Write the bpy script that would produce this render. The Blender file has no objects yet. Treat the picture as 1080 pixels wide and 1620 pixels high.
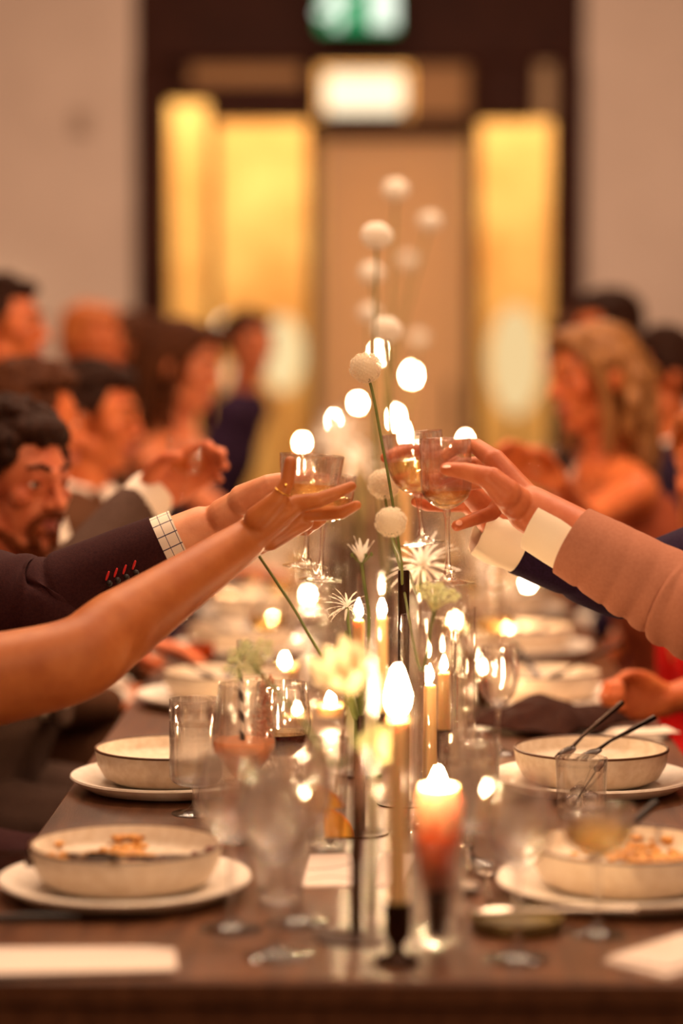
import bpy, math, random
from mathutils import Vector, Matrix, noise

random.seed(7)
S = bpy.context.scene
COL = S.collection
PI = math.pi
V = Vector


def c(r, g, b):
    f = lambda v: (v / 255 / 12.92) if v / 255 <= .04045 else ((v / 255 + .055) / 1.055) ** 2.4
    return (f(r), f(g), f(b), 1)


# ------------------------------------------------------------------ camera
FPX = 3825.0                      # 85 mm on a 36 mm tall frame of 1620 px
CAM = V((0, 0, 1.35))
PITCH = math.atan(250 / FPX)
YAW = math.atan(60 / FPX)
cam_d = bpy.data.cameras.new('camera')
cam_d.lens = 85
cam_d.sensor_fit = 'VERTICAL'
cam_d.sensor_height = 36
cam_d.dof.use_dof = True
cam_d.dof.focus_distance = 3.18
cam_d.dof.aperture_fstop = 1.45
cam_d.clip_start = .05
cam = bpy.data.objects.new('camera', cam_d)
cam.location = CAM
cam.rotation_euler = (PI / 2 - PITCH, 0, YAW)
COL.objects.link(cam)
S.camera = cam
_F = V((-math.sin(YAW) * math.cos(PITCH), math.cos(YAW) * math.cos(PITCH), -math.sin(PITCH)))
_R = V((math.cos(YAW), math.sin(YAW), 0))
_U = _R.cross(_F)
TZ = .75                          # table top height


def at(px, py, Y):
    d = _F + _R * ((px - 540) / FPX) + _U * ((810 - py) / FPX)
    return CAM + d * (Y / d.y)


def on(px, py, z=TZ):
    d = _F + _R * ((px - 540) / FPX) + _U * ((810 - py) / FPX)
    return CAM + d * ((z - CAM.z) / d.z)


# ------------------------------------------------------------------ world, lamps, exposure
w = bpy.data.worlds.new('world')
S.world = w
w.use_nodes = True
w.node_tree.nodes['Background'].inputs[0].default_value = (1, .62, .36, 1)
w.node_tree.nodes['Background'].inputs[1].default_value = .05
S.view_settings.view_transform = 'Standard'
S.view_settings.look = 'None'
S.view_settings.gamma = 1
S.view_settings.use_curve_mapping = False
S.view_settings.exposure = 0.82
S.cycles.max_bounces = 28
S.cycles.transmission_bounces = 28
S.cycles.transparent_max_bounces = 40
S.cycles.glossy_bounces = 4
S.cycles.diffuse_bounces = 3
S.cycles.sample_clamp_indirect = 5
S.cycles.use_denoising = True


def area(name, loc, size, power, color, target, spread=PI):
    l = bpy.data.lights.new(name, 'AREA')
    l.shape = 'RECTANGLE'
    l.size, l.size_y = size
    l.energy = power
    l.color = color
    l.spread = spread
    o = bpy.data.objects.new(name, l)
    o.location = loc
    o.rotation_euler = (V(target) - V(loc)).to_track_quat('-Z', 'Y').to_euler()
    COL.objects.link(o)
    return o


WARM = (1, .70, .47)
area('ceiling_lamp', (0.2, 4.2, 3.7), (1.2, 3.5), 84, WARM, (0, 4.2, 0))
area('ceiling_lamp_far', (0, 8.6, 3.7), (3.0, 3.0), 72, WARM, (0, 9.6, 0))
area('ceiling_lamp_near', (0.4, 0.6, 3.4), (3.0, 1.5), 24, WARM, (0, 2.8, .9))
for i in range(10):                # unseen warm points added over the table for sparkle on the glass
    l = bpy.data.lights.new('glint_light', 'POINT')
    l.energy = 11
    l.color = WARM
    l.shadow_soft_size = .07
    o = bpy.data.objects.new('glint_light', l)
    o.location = (-.75 if i % 2 else .85, .6 + .85 * i, 3.2)
    COL.objects.link(o)
area('lobby_lamp', (-.2, 14.0, 3.4), (4.0, 1.5), 100, (1, .74, .42), (-.2, 14.8, 1.2))


# ------------------------------------------------------------------ materials
MATS = {}


def new_mat(name):
    m = bpy.data.materials.new(name)
    m.use_nodes = True
    nt = m.node_tree
    nt.nodes.clear()
    out = nt.nodes.new('ShaderNodeOutputMaterial')
    return m, nt, out


def mat(name, col, rough=.5, col2=None, scale=20, bump=0, bscale=None, metal=0, sss=0, stretch=(1, 1, 1), detail=4,
        trans=0, ior=1.45, spec=.5, sheen=0, lo=.35, hi=.65, emit=0):
    if name in MATS:
        return MATS[name]
    m, nt, out = new_mat(name)
    p = nt.nodes.new('ShaderNodeBsdfPrincipled')
    nt.links.new(p.outputs[0], out.inputs[0])
    p.inputs['Base Color'].default_value = col
    p.inputs['Roughness'].default_value = rough
    p.inputs['Metallic'].default_value = metal
    p.inputs['IOR'].default_value = ior
    p.inputs['Specular IOR Level'].default_value = spec
    p.inputs['Transmission Weight'].default_value = trans
    if sheen:
        p.inputs['Sheen Weight'].default_value = sheen
    if sss:
        p.inputs['Subsurface Weight'].default_value = sss
        p.inputs['Subsurface Radius'].default_value = (1, .35, .15)
        p.inputs['Subsurface Scale'].default_value = .012
    if emit:
        p.inputs['Emission Color'].default_value = col
        p.inputs['Emission Strength'].default_value = emit
    if col2 or bump:
        tc = nt.nodes.new('ShaderNodeTexCoord')
        mp = nt.nodes.new('ShaderNodeMapping')
        mp.inputs['Scale'].default_value = stretch
        nt.links.new(tc.outputs['Object'], mp.inputs[0])
    if col2:
        n = nt.nodes.new('ShaderNodeTexNoise')
        n.inputs['Scale'].default_value = scale
        n.inputs['Detail'].default_value = detail
        nt.links.new(mp.outputs[0], n.inputs['Vector'])
        r = nt.nodes.new('ShaderNodeValToRGB')
        r.color_ramp.elements[0].position = lo
        r.color_ramp.elements[1].position = hi
        r.color_ramp.elements[0].color = col
        r.color_ramp.elements[1].color = col2
        nt.links.new(n.outputs[0], r.inputs[0])
        nt.links.new(r.outputs[0], p.inputs['Base Color'])
    if bump:
        n2 = nt.nodes.new('ShaderNodeTexNoise')
        n2.inputs['Scale'].default_value = bscale or scale
        n2.inputs['Detail'].default_value = 4
        nt.links.new(mp.outputs[0], n2.inputs['Vector'])
        b = nt.nodes.new('ShaderNodeBump')
        b.inputs['Strength'].default_value = bump
        b.inputs['Distance'].default_value = .002
        nt.links.new(n2.outputs[0], b.inputs['Height'])
        nt.links.new(b.outputs[0], p.inputs['Normal'])
    MATS[name] = m
    return m


def glass_mat(name, tint=(1, 1, 1, 1), clear=.68, rough=0.0, ior=1.47, gloss=.055):
    """clear glass: a share of straight pass-through beside true refraction"""
    m, nt, out = new_mat(name)
    g = nt.nodes.new('ShaderNodeBsdfGlass')
    g.inputs['Color'].default_value = tint
    g.inputs['Roughness'].default_value = rough
    g.inputs['IOR'].default_value = ior
    t = nt.nodes.new('ShaderNodeBsdfTransparent')
    t.inputs[0].default_value = tint
    x = nt.nodes.new('ShaderNodeMixShader')
    x.inputs[0].default_value = clear
    nt.links.new(g.outputs[0], x.inputs[1])
    nt.links.new(t.outputs[0], x.inputs[2])
    gl = nt.nodes.new('ShaderNodeBsdfGlossy')
    gl.inputs['Roughness'].default_value = .04
    tc = nt.nodes.new('ShaderNodeTexCoord')
    nz = nt.nodes.new('ShaderNodeTexNoise')
    nz.inputs['Scale'].default_value = 90
    nt.links.new(tc.outputs['Object'], nz.inputs['Vector'])
    bm = nt.nodes.new('ShaderNodeBump')
    bm.inputs['Strength'].default_value = .5
    bm.inputs['Distance'].default_value = .002
    nt.links.new(nz.outputs[0], bm.inputs['Height'])
    nt.links.new(bm.outputs[0], gl.inputs['Normal'])
    lw = nt.nodes.new('ShaderNodeLayerWeight')
    lw.inputs[0].default_value = .5
    pw = nt.nodes.new('ShaderNodeMath')
    pw.operation = 'POWER'
    pw.inputs[1].default_value = 5
    nt.links.new(lw.outputs['Facing'], pw.inputs[0])
    mul = nt.nodes.new('ShaderNodeMath')
    mul.operation = 'MULTIPLY_ADD'
    mul.inputs[1].default_value = .75
    mul.inputs[2].default_value = gloss
    nt.links.new(pw.outputs[0], mul.inputs[0])
    y = nt.nodes.new('ShaderNodeMixShader')
    nt.links.new(mul.outputs[0], y.inputs[0])
    nt.links.new(x.outputs[0], y.inputs[1])
    nt.links.new(gl.outputs[0], y.inputs[2])
    nt.links.new(y.outputs[0], out.inputs[0])
    MATS[name] = m
    return m


def thin_glass(name, tint=(.97, .95, .93, 1), edge=.55, rough=.02):
    """thin walled glass: sees straight through, mirrors at glancing angles"""
    m, nt, out = new_mat(name)
    g = nt.nodes.new('ShaderNodeBsdfGlossy')
    g.inputs['Roughness'].default_value = rough
    t = nt.nodes.new('ShaderNodeBsdfTransparent')
    t.inputs[0].default_value = tint
    lw = nt.nodes.new('ShaderNodeLayerWeight')
    lw.inputs[0].default_value = .5
    pw = nt.nodes.new('ShaderNodeMath')
    pw.operation = 'POWER'
    pw.inputs[1].default_value = 5
    nt.links.new(lw.outputs['Facing'], pw.inputs[0])
    mul = nt.nodes.new('ShaderNodeMath')
    mul.operation = 'MULTIPLY_ADD'
    mul.inputs[1].default_value = .8
    mul.inputs[2].default_value = edge
    x = nt.nodes.new('ShaderNodeMixShader')
    nt.links.new(pw.outputs[0], mul.inputs[0])
    nt.links.new(mul.outputs[0], x.inputs[0])
    nt.links.new(t.outputs[0], x.inputs[1])
    nt.links.new(g.outputs[0], x.inputs[2])
    nt.links.new(x.outputs[0], out.inputs[0])
    MATS[name] = m
    return m


def flame_mat(name, col, strength, see=True):
    m, nt, out = new_mat(name)
    e = nt.nodes.new('ShaderNodeEmission')
    e.inputs[0].default_value = col
    e.inputs[1].default_value = strength
    if see:
        t = nt.nodes.new('ShaderNodeBsdfTransparent')
        a = nt.nodes.new('ShaderNodeAddShader')
        nt.links.new(e.outputs[0], a.inputs[0])
        nt.links.new(t.outputs[0], a.inputs[1])
        nt.links.new(a.outputs[0], out.inputs[0])
    else:
        nt.links.new(e.outputs[0], out.inputs[0])
    MATS[name] = m
    return m


GLASS = glass_mat('clear_glass')
FARGLASS = thin_glass('thin_clear_glass', (.985, .975, .965, 1), edge=.055)
PANE = thin_glass('pane_glass', (.97, .93, .86, 1), edge=.01, rough=.3)
WATER = glass_mat('water', (.97, .97, .97, 1), clear=.5, ior=1.2, gloss=0)
WHITEWINE = glass_mat('white_wine', (1, .90, .62, 1), clear=.55, ior=1.15, gloss=0)
REDWINE = mat('red_wine', c(70, 8, 12), .05, trans=.35)
COCKTAIL = None
AMBERDRINK = glass_mat('amber_drink', (.85, .30, .05, 1), clear=.4, ior=1.15, gloss=0)
FLAME = flame_mat('candle_flame', (1, .66, .36, 1), 220)
LAMPWHITE = flame_mat('lamp_white', (1, .86, .66, 1), 1.0, see=False)
SHADE = flame_mat('standin_shade_glow', (1, .80, .46, 1), .62, see=False)
SHADE_DIM = flame_mat('standin_shade_dim_glow', (1, .76, .42, 1), .55, see=False)
BULB = flame_mat('standin_globe_glow', (1, .80, .52, 1), 1.6, see=False)
SIGNGREEN = flame_mat('exit_green', c(50, 180, 110), .42, see=False)
SIGNWHITE = flame_mat('exit_white', c(235, 245, 225), .8, see=False)

def petal_mat(name, col, share=.45):
    m, nt, out = new_mat(name)
    p = nt.nodes.new('ShaderNodeBsdfPrincipled')
    p.inputs['Base Color'].default_value = col
    p.inputs['Roughness'].default_value = .6
    t = nt.nodes.new('ShaderNodeBsdfTranslucent')
    t.inputs[0].default_value = col
    x = nt.nodes.new('ShaderNodeMixShader')
    x.inputs[0].default_value = share
    nt.links.new(p.outputs[0], x.inputs[1])
    nt.links.new(t.outputs[0], x.inputs[2])
    nt.links.new(x.outputs[0], out.inputs[0])
    return m


M_TABLE = mat('dark_stained_wood', c(76, 44, 26), .33, c(100, 62, 38), 9, .12, 60, stretch=(7, .7, 3), spec=.45)
COCKTAIL = petal_mat('blush_cocktail', c(255, 200, 152), .6)
M_STEEL = mat('steel', c(190, 175, 160), .22, metal=1)
M_DARKSTEEL = mat('dark_bronze_cutlery', c(52, 34, 24), .28, metal=1)
M_BRONZE = mat('dark_bronze', c(58, 34, 20), .35, c(44, 24, 14), 40, metal=.7)
M_STONE = mat('cream_stoneware', c(224, 206, 184), .42, c(212, 190, 164), 90, .05, spec=.4)
M_CHARGER = mat('white_stoneware', c(240, 228, 214), .38, c(230, 215, 198), 60, .04, spec=.4)
M_RIM = mat('brown_glaze_edge', c(92, 58, 34), .4)
M_OLIVE = mat('olive_glaze', c(126, 108, 66), .35, c(104, 86, 50), 50)
M_PAPER = mat('card_paper', c(216, 198, 186), .8)
M_LINEN = mat('white_linen', c(232, 214, 196), .85, bump=.3, bscale=400)
M_DARKLINEN = mat('dark_brown_linen', c(46, 22, 16), .9, c(54, 28, 20), 60, bump=.3, bscale=300, spec=.12)
M_TAPER = mat('cream_taper_wax', c(226, 186, 128), .45, sss=.35)
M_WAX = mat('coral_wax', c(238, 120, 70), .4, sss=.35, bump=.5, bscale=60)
_nt = M_WAX.node_tree                       # wax colour by height: rust foot, coral body, cream head
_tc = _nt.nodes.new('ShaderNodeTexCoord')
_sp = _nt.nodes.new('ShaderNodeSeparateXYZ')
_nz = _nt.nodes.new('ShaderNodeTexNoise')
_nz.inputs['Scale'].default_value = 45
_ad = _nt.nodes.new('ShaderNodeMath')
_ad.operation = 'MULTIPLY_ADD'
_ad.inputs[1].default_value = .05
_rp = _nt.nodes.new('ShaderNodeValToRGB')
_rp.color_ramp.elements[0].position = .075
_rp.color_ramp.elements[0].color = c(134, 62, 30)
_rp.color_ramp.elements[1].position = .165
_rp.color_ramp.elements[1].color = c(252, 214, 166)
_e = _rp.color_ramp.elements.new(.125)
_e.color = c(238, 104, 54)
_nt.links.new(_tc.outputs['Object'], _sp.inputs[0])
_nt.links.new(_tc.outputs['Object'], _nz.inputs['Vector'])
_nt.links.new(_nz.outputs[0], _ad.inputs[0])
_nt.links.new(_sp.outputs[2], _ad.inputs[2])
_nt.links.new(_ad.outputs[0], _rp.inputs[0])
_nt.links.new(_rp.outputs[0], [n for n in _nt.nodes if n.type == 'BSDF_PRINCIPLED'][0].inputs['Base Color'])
M_WICK = mat('wick', c(20, 12, 8), .9)
M_STEM = mat('green_stem', c(92, 104, 44), .55, c(116, 122, 60), 30)
M_PETAL = petal_mat('white_petal', c(252, 244, 232))
M_ALLIUM = petal_mat('ivory_floret', c(248, 234, 210), .35)
M_YELLOWPETAL = petal_mat('pale_yellow_petal', c(246, 230, 190))
M_GREENPETAL = mat('pale_green_floret', c(208, 206, 150), .65, sss=.2)
M_WALL = mat('painted_plaster', c(222, 198, 184), .85, c(214, 190, 176), 3)
M_FRAME = mat('dark_brown_frame', c(58, 24, 12), .6, c(50, 18, 8), 6, spec=.15)
M_FLOOR = mat('dark_floor', c(74, 48, 34), .45, c(60, 38, 26), 6)
M_CEIL = mat('ceiling_paint', c(170, 150, 136), .9)
M_GOLD = mat('golden_wall_panel', c(206, 150, 82), .6, c(236, 204, 140), 2.6, detail=5, lo=.3, hi=.7)
M_FROST = None
M_BROWNPANEL = mat('brown_transom_panel', c(168, 120, 74), .6)
M_SEAT = mat('bench_wood', c(60, 36, 24), .55)
M_SAUCE = mat('tomato_sauce', c(208, 144, 62), .35, c(120, 44, 14), 120, lo=.52, hi=.72, bump=.6, bscale=160)
M_CRUMB = mat('pale_crumbs', c(226, 196, 150), .6, c(180, 130, 80), 200)
M_DARKRED = mat('beetroot_remains', c(92, 22, 18), .3, c(140, 40, 28), 100)
M_ORANGE = mat('orange_slice', c(244, 160, 40), .45, c(250, 184, 70), 60, sss=.2)
M_STRAWW = mat('straw_white', c(240, 226, 206), .6)
M_STRAWB = mat('straw_black', c(30, 18, 14), .6)
M_GARNISH = mat('dried_flower_garnish', c(222, 184, 150), .7, c(196, 96, 60), 130)
M_GOLDMETAL = mat('gold', c(232, 170, 80), .2, metal=1)
M_EYEW = mat('eye_white', c(225, 205, 190), .2)
M_IRIS = mat('iris', c(40, 22, 14), .15)
M_LIPS = mat('lips', c(168, 78, 62), .45)


def skin_mat(name, a, b, hairy=0):
    return mat(name, a, .48, b, 26, .12, 420, sss=.12, spec=.35)


SK_FAIR = skin_mat('fair_skin', c(224, 156, 116), c(208, 134, 94))
SK_MID = skin_mat('warm_skin', c(176, 102, 50), c(160, 86, 38))
SK_RUDDY = skin_mat('ruddy_skin', c(208, 118, 76), c(186, 92, 56))
SK_TAN = skin_mat('tan_skin', c(200, 116, 74), c(180, 94, 56))
SK_PINK = skin_mat('pink_skin', c(206, 112, 60), c(178, 84, 40))


# ------------------------------------------------------------------ mesh helper
def frame_of(d):
    d = d.normalized()
    a = V((0, 0, 1)) if abs(d.z) < .9 else V((1, 0, 0))
    x = a.cross(d).normalized()
    return x, d.cross(x)


def catmull(pts, n):
    pts = [V(p) for p in pts]
    P = [pts[0] * 2 - pts[1]] + pts + [pts[-1] * 2 - pts[-2]]
    out = []
    for i in range(1, len(P) - 2):
        for k in range(n):
            t = k / n
            a, b, e, f = P[i - 1], P[i], P[i + 1], P[i + 2]
            out.append(.5 * (2 * b + (e - a) * t + (2 * a - 5 * b + 4 * e - f) * t * t + (3 * b - a - 3 * e + f) * t ** 3))
    out.append(pts[-1])
    return out


def lerp_list(vals, n):
    out = []
    for i in range(len(vals) - 1):
        for k in range(n):
            t = k / n
            out.append(vals[i] * (1 - t) + vals[i + 1] * t)
    out.append(vals[-1])
    return out


class MB:
    def __init__(s):
        s.v, s.f, s.m = [], [], []

    def add(s, verts, faces, m=0):
        k = len(s.v)
        s.v += [V(p) for p in verts]
        for f in faces:
            s.f.append([i + k for i in f])
            s.m.append(m)
        return s

    def lathe(s, prof, seg=24, M=None, m=0, wob=None):
        """prof: list of (r, z); r=0 at the ends closes to a point"""
        vs, fs, rings = [], [], []
        for (r, z) in prof:
            if r < 1e-6:
                rings.append([len(vs)])
                vs.append(V((0, 0, z)))
            else:
                k = len(vs)
                for i in range(seg):
                    a = 2 * PI * i / seg
                    rr = r * (1 + (wob(a, z) if wob else 0))
                    vs.append(V((rr * math.cos(a), rr * math.sin(a), z)))
                rings.append(list(range(k, k + seg)))
        for a, b in zip(rings, rings[1:]):
            for i in range(seg):
                j = (i + 1) % seg
                if len(a) == 1 and len(b) > 1:
                    fs.append([a[0], b[j], b[i]])
                elif len(b) == 1 and len(a) > 1:
                    fs.append([a[i], a[j], b[0]])
                elif len(a) > 1:
                    fs.append([a[i], a[j], b[j], b[i]])
        if M:
            vs = [M @ p for p in vs]
        return s.add(vs, fs, m)

    def tube(s, pts, rad, seg=8, m=0, caps=True, wob=None, flat=None):
        pts = [V(p) for p in pts]
        if not isinstance(rad, (list, tuple)):
            rad = [rad] * len(pts)
        vs, fs = [], []
        x = None
        for i, p in enumerate(pts):
            d = (pts[min(i + 1, len(pts) - 1)] - pts[max(i - 1, 0)]).normalized()
            if x is None:
                x, y = frame_of(d)
            else:
                x = (x - d * x.dot(d)).normalized()
                y = d.cross(x)
            for k in range(seg):
                a = 2 * PI * k / seg
                r = rad[i] * (1 + (wob(i / max(1, len(pts) - 1), a) if wob else 0))
                vs.append(p + x * (r * math.cos(a)) + y * (r * math.sin(a)))
        for i in range(len(pts) - 1):
            for k in range(seg):
                j = (k + 1) % seg
                fs.append([i * seg + k, i * seg + j, (i + 1) * seg + j, (i + 1) * seg + k])
        if caps:
            n = len(vs)
            vs += [pts[0], pts[-1]]
            b = (len(pts) - 1) * seg
            for k in range(seg):
                j = (k + 1) % seg
                fs.append([n, j, k])
                fs.append([n + 1, b + k, b + j])
        return s.add(vs, fs, m)

    def caps(s, pts, rad, seg=12, m=0):
        """chain of rounded cones"""
        pts = [V(p) for p in pts]
        if not isinstance(rad, (list, tuple)):
            rad = [rad] * len(pts)
        for i in range(len(pts) - 1):
            a, b, ra, rb = pts[i], pts[i + 1], rad[i], rad[i + 1]
            L = (b - a).length
            if L < 1e-6:
                continue
            x, y = frame_of(b - a)
            M = Matrix((x, y, (b - a).normalized())).transposed().to_4x4()
            M.translation = a
            n = 5
            prof = [(ra * math.cos(t), ra * math.sin(t)) for t in [-PI / 2 + PI / 2 * k / n for k in range(n + 1)]]
            prof += [(rb * math.cos(t), L + rb * math.sin(t)) for t in [PI / 2 * k / n for k in range(n + 1)]]
            prof[0] = (0, prof[0][1])
            prof[-1] = (0, prof[-1][1])
            s.lathe(prof, seg, M, m)
        return s

    def ell(s, cen, r, M=None, seg=16, m=0):
        if not isinstance(r, (list, tuple)):
            r = (r, r, r)
        n = max(6, seg // 2)
        prof = [(math.cos(-PI / 2 + PI * k / n), math.sin(-PI / 2 + PI * k / n)) for k in range(n + 1)]
        prof[0] = (0, -1)
        prof[-1] = (0, 1)
        T = Matrix.Translation(V(cen)) @ Matrix.Diagonal((r[0], r[1], r[2], 1))
        return s.lathe(prof, seg, (M @ T) if M else T, m)

    def box(s, lo, hi, M=None, m=0, bev=0):
        lo, hi = V(lo), V(hi)
        b = bev
        if b:
            vs, fs = [], []
            prof = []
            for z, e in ((lo.z, b), (lo.z + b, 0), (hi.z - b, 0), (hi.z, b)):
                k = len(vs)
                x0, x1, y0, y1 = lo.x + e, hi.x - e, lo.y + e, hi.y - e
                vs += [V(q) for q in ((x0 + b, y0, z), (x1 - b, y0, z), (x1, y0 + b, z), (x1, y1 - b, z), (x1 - b, y1, z), (x0 + b, y1, z), (x0, y1 - b, z), (x0, y0 + b, z))]
                prof.append(list(range(k, k + 8)))
            for a, q in zip(prof, prof[1:]):
                for i in range(8):
                    j = (i + 1) % 8
                    fs.append([a[i], a[j], q[j], q[i]])
            fs.append(prof[0][::-1])
            fs.append(prof[-1])
        else:
            vs = [V((x, y, z)) for z in (lo.z, hi.z) for x, y in ((lo.x, lo.y), (hi.x, lo.y), (hi.x, hi.y), (lo.x, hi.y))]
            fs = [[3, 2, 1, 0], [4, 5, 6, 7], [0, 1, 5, 4], [1, 2, 6, 5], [2, 3, 7, 6], [3, 0, 4, 7]]
        if M:
            vs = [M @ p for p in vs]
        return s.add(vs, fs, m)

    def mesh(s, name, mats, smooth=True, off=None):
        me = bpy.data.meshes.new(name)
        o = V(off) if off is not None else V((0, 0, 0))
        me.from_pydata([tuple(p - o) for p in s.v], [], s.f)
        for x in (mats if isinstance(mats, (list, tuple)) else [mats]):
            me.materials.append(x)
        me.polygons.foreach_set('material_index', s.m)
        me.polygons.foreach_set('use_smooth', [smooth] * len(s.f))
        if smooth and len(s.f) < 60000:
            me.set_sharp_from_angle(angle=math.radians(50))
        me.update()
        return me


def link(o, parent=None):
    COL.objects.link(o)
    if parent:
        o.parent = parent
    return o


def tag(o, label=None, cat=None, group=None, kind=None):
    if label:
        o['label'] = label
    if cat:
        o['category'] = cat
    if group:
        o['group'] = group
    if kind:
        o['kind'] = kind
    return o


def obj(name, mb, mats, parent=None, world=False, smooth=True, label=None, kind=None):
    """one mesh object; with world=True the vertices are world coordinates under a placed parent"""
    off = None
    if world and parent is not None:
        off = parent.location
    o = bpy.data.objects.new(name, mb.mesh(name, mats, smooth, off))
    link(o, parent)
    return tag(o, label, kind=kind)


def empty(name, loc, label=None, cat=None, group=None, rz=0):
    o = bpy.data.objects.new(name, None)
    o.empty_display_size = .05
    o.location = loc
    o.rotation_euler = (0, 0, rz)
    link(o)
    return tag(o, label, cat, group)


def dup(root, loc, rz=0, label=None, group=None, rot=None):
    r = root.copy()
    COL.objects.link(r)
    r.location = loc
    r.rotation_euler = rot if rot else (0, 0, rz)
    if label:
        r['label'] = label
    if group:
        r['group'] = group
    for ch in list(root.children):
        q = ch.copy()
        COL.objects.link(q)
        q.parent = r
        for g in list(ch.children):
            h = g.copy()
            COL.objects.link(h)
            h.parent = q
    return r


class Proto:
    """first use places the original, later uses place copies"""
    def __init__(s, maker):
        s.maker, s.root = maker, None

    def put(s, loc, label, group=None, rz=0, rot=None):
        if s.root is None:
            s.root = s.maker()
            s.root.location = loc
            s.root.rotation_euler = rot if rot else (0, 0, rz)
            s.root['label'] = label
            if group:
                s.root['group'] = group
            return s.root
        o = dup(s.root, loc, rz, label, group, rot)
        if not group and 'group' in o:
            del o['group']
        return o


def organic(mb, voxel, smooth=4, disp=None):
    """melt overlapping rounded cones into one continuous skin; returns an MB"""
    me = mb.mesh('melt', [M_STEEL], True)
    o = bpy.data.objects.new('melt', me)
    COL.objects.link(o)
    r = o.modifiers.new('r', 'REMESH')
    r.mode = 'VOXEL'
    r.voxel_size = voxel
    if smooth:
        k = o.modifiers.new('s', 'SMOOTH')
        k.factor = .5
        k.iterations = smooth
    dg = bpy.context.evaluated_depsgraph_get()
    ev = o.evaluated_get(dg)
    m2 = bpy.data.meshes.new_from_object(ev)
    out = MB()
    out.v = [v.co.copy() for v in m2.vertices]
    out.f = [list(p.vertices) for p in m2.polygons]
    out.m = [0] * len(out.f)
    if disp:
        nr = [v.normal.copy() for v in m2.vertices]
        out.v = [p + n * disp(p) for p, n in zip(out.v, nr)]
    bpy.data.objects.remove(o)
    bpy.data.meshes.remove(me)
    bpy.data.meshes.remove(m2)
    return out


def join(*mbs):
    o = MB()
    for b in mbs:
        o.add(b.v, b.f)
    return o


# ================================================================== THE SETTING
def structure(name, mb, m, parent=None, smooth=False):
    o = obj(name, mb, m, parent, smooth=smooth)
    o['kind'] = 'structure'
    return o


WY = 12.0                        # the end wall
structure('floor', MB().box((-4, -2.2, -.1), (4, 16, 0)), M_FLOOR)
structure('ceiling', MB().box((-4, -2.2, 4.0), (4, 16, 4.1)), M_CEIL)
structure('wall_left', MB().box((-4.1, -2.2, 0), (-4, 16, 4)), M_WALL)
structure('wall_right', MB().box((4, -2.2, 0), (4.1, 16, 4)), M_WALL)
structure('wall_near', MB().box((-4, -2.3, 0), (4, -2.2, 4)), M_WALL)


def wx(px):
    return at(px, 560, WY).x


def wz(py):
    return at(567, py, WY).z


FX0, FX1 = wx(217), wx(920)
structure('wall_back', MB().box((-4, WY, 0), (FX0, WY + .25, 4)).box((FX1, WY, 0), (4, WY + .25, 4)), M_WALL)
# lobby behind the glazed screen
structure('wall_lobby', MB().box((-4, 15.2, 0), (4, 15.3, 4)), M_GOLD)

# glazed timber screen: window_1 carries its mullions, rails and panes as parts
scr = bpy.data.objects.new('door_1', None)
scr.location = (0, WY, 0)
link(scr)
scr['kind'] = 'structure'


def bar(name, x0, x1, z0, z1, y0=-.06, y1=.16, m=None):
    o = obj(name, MB().box((x0, y0, z0), (x1, y1, z1), bev=.012), m or M_FRAME, scr, smooth=False)
    return o


X = [wx(p) for p in (217, 266, 331, 341, 487, 503, 741, 757, 873, 920)]
bar('header_panel', FX0, FX1, wz(100), 4.0, -.03, .2)
bar('jamb', X[0], X[1], 0, wz(100))
bar('jamb', X[8], X[9], 0, wz(100))
bar('mullion', X[2], X[3], 0, wz(158))
bar('mullion', X[4], X[5], 0, wz(100), -.08, .18)
bar('mullion', X[6], X[7], 0, wz(100), -.08, .18)
bar('rail', X[1], X[2], wz(158), wz(135))
bar('rail', X[2], X[4], wz(190), wz(135))
bar('rail', X[1], X[4], wz(135), wz(100), .03, .12)
bar('rail', X[5], X[6], wz(215), wz(185))
bar('rail', X[7], wx(843), wz(190), wz(100))
bar('transom_panel', wx(843), X[8] + .03, wz(190), wz(100), -.01, .1, mat('tan_transom_panel', c(176, 140, 104), .6))
bar('transom_panel', wx(300), wx(480), wz(135), wz(100), .02, .1, M_BROWNPANEL)
bar('transom_panel', wx(648), X[6], wz(185), wz(100), .02, .1, M_BROWNPANEL)
bar('bottom_rail', X[1], X[4], 0, .35)
bar('bottom_rail', X[7], X[8], 0, .35)


def pane(x0, x1, z0, z1):
    obj('pane', MB().box((x0, .05, z0), (x1, .06, z1)), PANE, scr, smooth=False)


pane(X[1], X[2], .35, wz(158))
pane(X[3], X[4], .35, wz(190))
pane(X[7], X[8], .35, wz(190))
pane(X[5], wx(648), wz(185), wz(100))
M_FROST = petal_mat('frosted_tan_door', c(236, 206, 168), .55)
leaf = obj('door_leaf', MB().box((X[5] + .01, .03, .01), (X[6] - .01, .09, wz(217)), bev=.008), M_FROST, scr, smooth=False)
hd = MB().tube([(X[6] - .09, .03, .95), (X[6] - .09, -.03, .95), (X[6] - .09, -.03, 1.2), (X[6] - .09, .03, 1.2)], .012, 10)
obj('door_handle', hd, M_BRONZE, leaf)

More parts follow.
